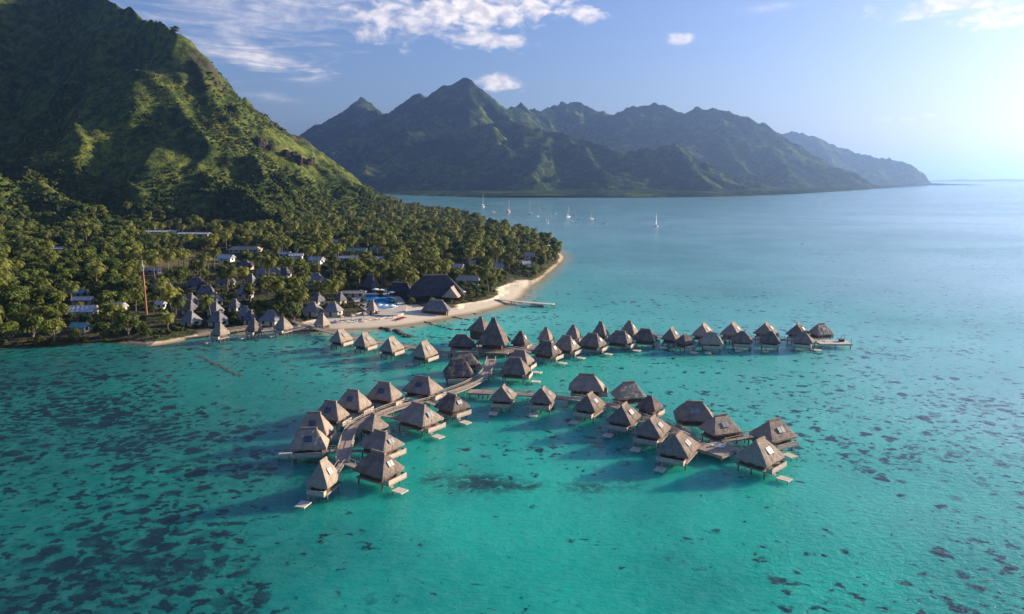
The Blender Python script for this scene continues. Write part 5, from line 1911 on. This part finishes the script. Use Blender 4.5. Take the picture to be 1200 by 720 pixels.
# candidate spots over the wooded flat land
N_C = 60000
cx_ = rng.uniform(-620, 125, N_C)
cy_ = rng.uniform(225, 1500, N_C)
prob = np.clip(260.0 / cy_, 0.12, 1.0)
sel = rng.uniform(0, 1, N_C) < prob
cx_, cy_ = cx_[sel], cy_[sel]
cs_ = poly_sdf(cx_, cy_, SHORE)
ch_ = land_h(cx_, cy_)
cbase = 3.2 * (1 - np.exp(-np.maximum(cs_, 0) / 22.0)) + 0.018 * np.clip(cs_ - 30, 0, 700)
cbw = np.interp(cx_, [P(-60, 400)[0], P(120, 400)[0], P(160, 400)[0], P(200, 398)[0], P(330, 388)[0], P(385, 386)[0], P(420, 384)[0],
                      P(500, 376)[0], P(560, 364)[0], P(600, 352)[0], P(626, 335)[0], P(660, 304)[0]],
                [0.5, 1.0, 6.0, 8.0, 9.0, 21.0, 27.0, 20.0, 12.0, 18.0, 3.0, 2.5])
cbw = np.where(cy_ > 700, 3.0, cbw)
ok = (cs_ > cbw + 1.5) & (ch_ - cbase < 14.0)
cx_, cy_, ch_, cs_ = cx_[ok], cy_[ok], ch_[ok], cs_[ok]
cpx = 600 + FPX * cx_ / (cy_ * cos(PITCH) + (CAM_H - ch_) * sin(PITCH))
ok = (cpx > -140)
cx_, cy_, ch_, cs_, cpx = cx_[ok], cy_[ok], ch_[ok], cs_[ok], cpx[ok]
lawn_d = np.minimum(np.hypot((cx_ - LAWN.x - 8) / 32, (cy_ - LAWN.y - 5) / 48), 9)
cell = {}
TREES = []
order = rng.permutation(len(cx_))
for i in order:
    x, y, z = cx_[i], cy_[i], ch_[i]
    if lawn_d[i] < 1.0:
        continue
    if any((x - bx) ** 2 + (y - by) ** 2 < br * br for bx, by, br in BLOCK):
        continue
    px = cpx[i]
    # resort gardens are mostly palms, the left shore and the point mixed with broad crowns
    pw = 0.62 if 185 < px < 520 and y < 560 else (0.16 if px < 165 else (0.30 if y < 620 else 0.38))
    palm = rng.uniform() < pw
    dmin = 5.8 if palm else 6.9
    if px < 165:
        dmin *= 0.82
    elif 185 < px < 420 and y < 420:
        dmin *= 1.25
    if y > 620:
        dmin *= 1.25
    gx, gy = int(x // 8), int(y // 8)
    bad = False
    for a in (-1, 0, 1):
        for b_ in (-1, 0, 1):
            for (qx, qy, qd) in cell.get((gx + a, gy + b_), ()):
                if (qx - x) ** 2 + (qy - y) ** 2 < ((qd + dmin) / 2) ** 2:
                    bad = True
                    break
            if bad:
                break
        if bad:
            break
    if bad:
        continue
    k = int(rng.integers(0, 5))
    sc_ = rng.uniform(0.8, 1.2) if palm else rng.uniform(0.85, 1.5)
    top = (PALMS[k][2].z + 1.0 if palm else BROADS[k][3]) * sc_
    r_c = (4.2 if palm else BROADS[k][2]) * sc_
    lowz = top - (4.0 if palm else top * 0.85)
    t_px, t_py, w_ = proj((x, y, z + top))
    b_px, b_py, w2 = proj((x, y, z + max(0.0, lowz)))
    rp = r_c * FPX / w_
    hide = False
    for (kx0, kx1, ky0, ky1, kd, kp) in KEEP:
        if y < kd + 2 and t_px + rp * 0.7 > kx0 and t_px - rp * 0.7 < kx1 and b_py > ky0 and t_py < ky1:
            if rng.uniform() < kp:
                hide = True
                break
    if hide:
        if not palm or rng.uniform() < 0.6:
            # a smaller tree may still fit
            k = 4
            sc_ = 0.55
            palm = False
            top = BROADS[k][3] * sc_
            t_px, t_py, w_ = proj((x, y, z + top))
            b_px, b_py, w2 = proj((x, y, z))
            rp = BROADS[k][2] * sc_ * FPX / w_
            if any(y < kd + 2 and t_px + rp > kx0 and t_px - rp < kx1 and b_py > ky0 and t_py < ky1 for (kx0, kx1, ky0, ky1, kd, kp) in KEEP):
                continue
        else:
            continue
    cell.setdefault((gx, gy), []).append((x, y, dmin * (0.6 if sc_ < 0.6 else 1)))
    TREES.append((y, x, z, palm, k, sc_, rng.uniform(0, 2 * pi), px))
TREES.sort()
print('TREES', len(TREES), 'palms', sum(t[3] for t in TREES))


def zone(x, y, px):
    best = min(PLACES, key=lambda q: (q[0] - x) ** 2 + (q[1] - y) ** 2)
    return best[2]


n_p = n_b = 0
REST = []
SIZES = {}
picked = []
for t in TREES:
    y, x, z, palm, k, sc_, rz, px = t
    visible = -30 < px < 690
    if visible and palm and n_p < 290:
        n_p += 1
        picked.append(t)
    elif visible and not palm and n_b < 290:
        n_b += 1
        picked.append(t)
    else:
        REST.append(t)
for t in picked:
    y, x, z, palm, k, sc_, rz, px = t
    pl = zone(x, y, px)
    if palm:
        tall = PALMS[k][2].z * sc_
        word = 'tall' if tall > 11.0 else ('low' if tall < 8.5 else 'mid height')
        lab = f'{word} {"leaning " if k == 3 else ""}coconut palm growing near {pl}'
        root = thing('palm_tree', lab, 'palm', (x, y, z), rz, f'coconut palms near {pl}')
        root.scale = (sc_,) * 3
        tr = link_copy(PALMS[k][0], root)
        cr = link_copy(PALMS[k][1], root)
        cr.location = PALMS[k][2]
    else:
        word = ['rounded', 'small rounded', 'broad spreading', 'upright', 'low bushy'][k] if sc_ > 0.6 else 'little bushy'
        lab = f'{word} green leafy tree growing near {pl}'
        root = thing('leafy_tree', lab, 'tree', (x, y, z), rz, f'leafy trees near {pl}')
        root.scale = (sc_,) * 3
        link_copy(BROADS[k][0], root)
        link_copy(BROADS[k][1], root)

# ------------------------------------------------------------------ vegetation nobody could count
def detached(o):
    COL.objects.unlink(o)
    return o


def scatter(name, label, pts, scl, rot, vid, sources, mat=None):
    me = bpy.data.meshes.new(name)
    n = len(pts)
    me.vertices.add(n)
    me.vertices.foreach_set('co', np.asarray(pts, np.float32).ravel())
    a = me.attributes.new('scl', 'FLOAT', 'POINT')
    a.data.foreach_set('value', np.asarray(scl, np.float32))
    a = me.attributes.new('rot', 'FLOAT', 'POINT')
    a.data.foreach_set('value', np.asarray(rot, np.float32))
    a = me.attributes.new('vid', 'INT', 'POINT')
    a.data.foreach_set('value', np.asarray(vid, np.int32))
    me.update()
    o = bpy.data.objects.new(name, me)
    COL.objects.link(o)
    o['kind'] = 'stuff'
    o['label'] = label
    ng = bpy.data.node_groups.new(name + '_scatter', 'GeometryNodeTree')
    ng.interface.new_socket('Geometry', in_out='INPUT', socket_type='NodeSocketGeometry')
    ng.interface.new_socket('Geometry', in_out='OUTPUT', socket_type='NodeSocketGeometry')
    gi, go = ng.nodes.new('NodeGroupInput'), ng.nodes.new('NodeGroupOutput')
    iop = ng.nodes.new('GeometryNodeInstanceOnPoints')
    iop.inputs['Pick Instance'].default_value = True
    jn = ng.nodes.new('GeometryNodeJoinGeometry')
    for s in reversed(sources):
        oi = ng.nodes.new('GeometryNodeObjectInfo')
        oi.inputs['Object'].default_value = s
        oi.inputs['As Instance'].default_value = True
        ng.links.new(oi.outputs['Geometry'], jn.inputs[0])

    def att(nm, tp):
        q = ng.nodes.new('GeometryNodeInputNamedAttribute')
        q.data_type = tp
        q.inputs['Name'].default_value = nm
        return q.outputs['Attribute']
    cb = ng.nodes.new('ShaderNodeCombineXYZ')
    ng.links.new(att('rot', 'FLOAT'), cb.inputs[2])
    ng.links.new(gi.outputs[0], iop.inputs['Points'])
    ng.links.new(jn.outputs[0], iop.inputs['Instance'])
    ng.links.new(att('vid', 'INT'), iop.inputs['Instance Index'])
    ng.links.new(cb.outputs[0], iop.inputs['Rotation'])
    ng.links.new(att('scl', 'FLOAT'), iop.inputs['Scale'])
    ng.links.new(iop.outputs[0], go.inputs[0])
    md = o.modifiers.new('scatter', 'NODES')
    md.node_group = ng
    return o


def joined(name, parts):
    """one mesh out of several objects (with offsets) as a scatter source"""
    vs, fs, mi, mats = [], [], [], []
    for ob, off in parts:
        me = ob.data
        b0 = len(vs)
        vs += [(v.co.x + off[0], v.co.y + off[1], v.co.z + off[2]) for v in me.vertices]
        fs += [tuple(i + b0 for i in p.vertices) for p in me.polygons]
        mats.append(me.materials[0])
        mi += [len(mats) - 1] * len(me.polygons)
    me = bpy.data.meshes.new(name)
    me.from_pydata(vs, [], fs)
    for m in mats:
        me.materials.append(m)
    me.polygons.foreach_set('material_index', mi)
    me.update()
    return bpy.data.objects.new(name, me)


src_p = [joined('far_palm', [(t_, (0, 0, 0)), (c_, v_)]) for t_, c_, v_ in PALMS]
src_b = [joined('far_tree', [(t_, (0, 0, 0)), (c_, (0, 0, 0))]) for t_, c_, _r, _h in BROADS]
rp_ = [t for t in REST if t[3]]
rb_ = [t for t in REST if not t[3]]
scatter('distant_palms', 'mass of farther coconut palms on the flat land', [(t[1], t[0], t[2]) for t in rp_], [t[5] for t in rp_], [t[6] for t in rp_], [t[4] for t in rp_], src_p)
scatter('distant_wood', 'mass of farther leafy trees on the flat land', [(t[1], t[0], t[2]) for t in rb_], [t[5] for t in rb_], [t[6] for t in rb_], [t[4] for t in rb_], src_b)

# scrub and forest on the mountain
scr = [broad_crown('scrub', 80 + i, 420, 1.0, 1.1, -0.15, 0.16, 7, 'scrub') for i in range(4)]
scr_src = [detached(s) for s in scr]
NM = 170000
mx_ = rng.uniform(-1150, 60, NM)
my_ = rng.uniform(560, 1500, NM)
ms_ = poly_sdf(mx_, my_, SHORE)
mh_ = land_h(mx_, my_)
mb_ = 3.2 + 0.018 * np.clip(ms_ - 30, 0, 700)
mpx = 600 + FPX * mx_ / (my_ * cos(PITCH) + (CAM_H - mh_) * sin(PITCH))
hill = mh_ - mb_
dens = 0.42 + 0.75 * fbm(mx_ / 70, my_ / 70, 4, 91) + np.clip(1.0 - hill / 55.0, 0, 1) * 0.8
rk_ = np.zeros_like(mx_)
for c_ in CLIFF:
    rk_ = np.maximum(rk_, np.clip(1.5 - np.hypot((mx_ - c_.x) / 26, (my_ - c_.y) / 40), 0, 1))
ok = (ms_ > 5) & (hill > 4) & (mpx > -120) & (mpx < 520) & (rng.uniform(0, 1, NM) < dens - 0.5 * rk_)
mx_, my_, mh_, hill = mx_[ok], my_[ok], mh_[ok], hill[ok]
low = np.clip(1.0 - hill / 70.0, 0, 1)
sz = (1.3 + 2.6 * low) * rng.uniform(0.55, 1.5, len(mx_)) * (1 + 0.35 * fbm(mx_ / 40, my_ / 40, 3, 95))
ridge_tree = rng.uniform(0, 1, len(mx_)) < 0.03
sz = np.where(ridge_tree, sz * 1.7, sz)
print('SCRUB', len(mx_))
scatter('hillside_scrub', 'dense scrub and small trees covering the mountain', np.stack([mx_, my_, mh_], 1), np.clip(sz, 0.6, 6), rng.uniform(0, 6.28, len(mx_)), rng.integers(0, 4, len(mx_)), scr_src)
# the dark rocky ledge on the sunny side of the mountain
rr = random.Random(5)
LEDGE = [(298, 165), (313, 171), (328, 177), (342, 182), (354, 188)]
for li, (lx, ly) in enumerate(LEDGE):
    dd = np.arange(700, 1400, 3.0)
    pts = [at_y(lx, ly, d) for d in dd]
    hz_ = land_h(np.array([p.x for p in pts]), np.array([p.y for p in pts]))
    hit = next((i for i, p in enumerate(pts) if hz_[i] >= p.z), len(pts) // 2)
    q = pts[hit]
    qz = q.z - 2.0
    mb = MB()
    for _ in range(9):
        c_ = Vector((rr.uniform(-11, 11), rr.uniform(-4, 6), rr.uniform(-5, 1)))
        w_, h_ = rr.uniform(3.0, 6.0), rr.uniform(3.5, 7.0)
        vs = []
        for zz, g in ((-6, 1.15), (h_ * .35, 1.0), (h_ * .8, .85), (h_, .4)):
            for k in range(9):
                an = 2 * pi * k / 9
                e = g * rr.uniform(.75, 1.2)
                vs.append((c_.x + cos(an) * w_ * e, c_.y + sin(an) * w_ * .7 * e, c_.z + zz + rr.uniform(-.6, .6)))
        fs = [tuple(range(27, 36))] + [(j * 9 + k, j * 9 + (k + 1) % 9, j * 9 + 9 + (k + 1) % 9, j * 9 + 9 + k) for j in range(3) for k in range(9)]
        mb.add(vs, fs)
    o = mb.build('rock_ledge', M['cliff'])
    o.location = (q.x, q.y, qz)
    tag(o, ['highest and leftmost block', 'second block from the top', 'middle block', 'second block from the skyline', 'last block, at the skyline,'][li] + ' of the dark rocky ledge on the sunny mountain side', 'rock', 'rocky ledge on the mountain')
# the lone tree on the knob of the skyline
kp = at_y(206, 50, 1020)
kz = land_z(kp.x, kp.y)
kt = thing('leafy_tree', 'lone dark tree standing on the knob of the mountain skyline', 'tree', (kp.x, kp.y, kz - 0.5), 0.6)
kt.scale = (1.5, 1.5, 1.25)
link_copy(BROADS[0][0], kt)
link_copy(BROADS[0][1], kt)
# undergrowth on the flat land
NU = 26000
ux = rng.uniform(-560, 120, NU)
uy = 225 + 700 * rng.uniform(0, 1, NU) ** 1.6
us = poly_sdf(ux, uy, SHORE)
uh = land_h(ux, uy)
ubw = np.interp(ux, [P(-60, 400)[0], P(120, 400)[0], P(160, 400)[0], P(200, 398)[0], P(330, 388)[0], P(385, 386)[0], P(420, 384)[0],
                     P(500, 376)[0], P(560, 364)[0], P(600, 352)[0], P(626, 335)[0], P(660, 304)[0]],
                [0.3, 0.6, 5.0, 7.0, 8.0, 21.0, 27.0, 20.0, 11.0, 17.0, 3.0, 2.5])
upx = 600 + FPX * ux / (uy * cos(PITCH) + (CAM_H - uh) * sin(PITCH))
ok = (us > ubw + 0.8) & (upx > -120) & (upx < 720) & (fbm(ux / 25, uy / 25, 3, 97) > -0.25)
ok &= np.hypot((ux - LAWN.x - 8) / 31, (uy - LAWN.y - 5) / 46) > 1.0
for bx, by, br in BLOCK:
    ok &= (ux - bx) ** 2 + (uy - by) ** 2 > (br * 0.92) ** 2
ux, uy, uh = ux[ok], uy[ok], uh[ok]
print('UNDER', len(ux))
scatter('undergrowth', 'low green bushes and hedges filling the gardens', np.stack([ux, uy, uh], 1), rng.uniform(0.6, 1.8, len(ux)), rng.uniform(0, 6.28, len(ux)), rng.integers(0, 4, len(ux)), scr_src)
for lst in (PALMS, BROADS):
    for e in lst:
        bpy.data.objects.remove(e[0])
        bpy.data.objects.remove(e[1])
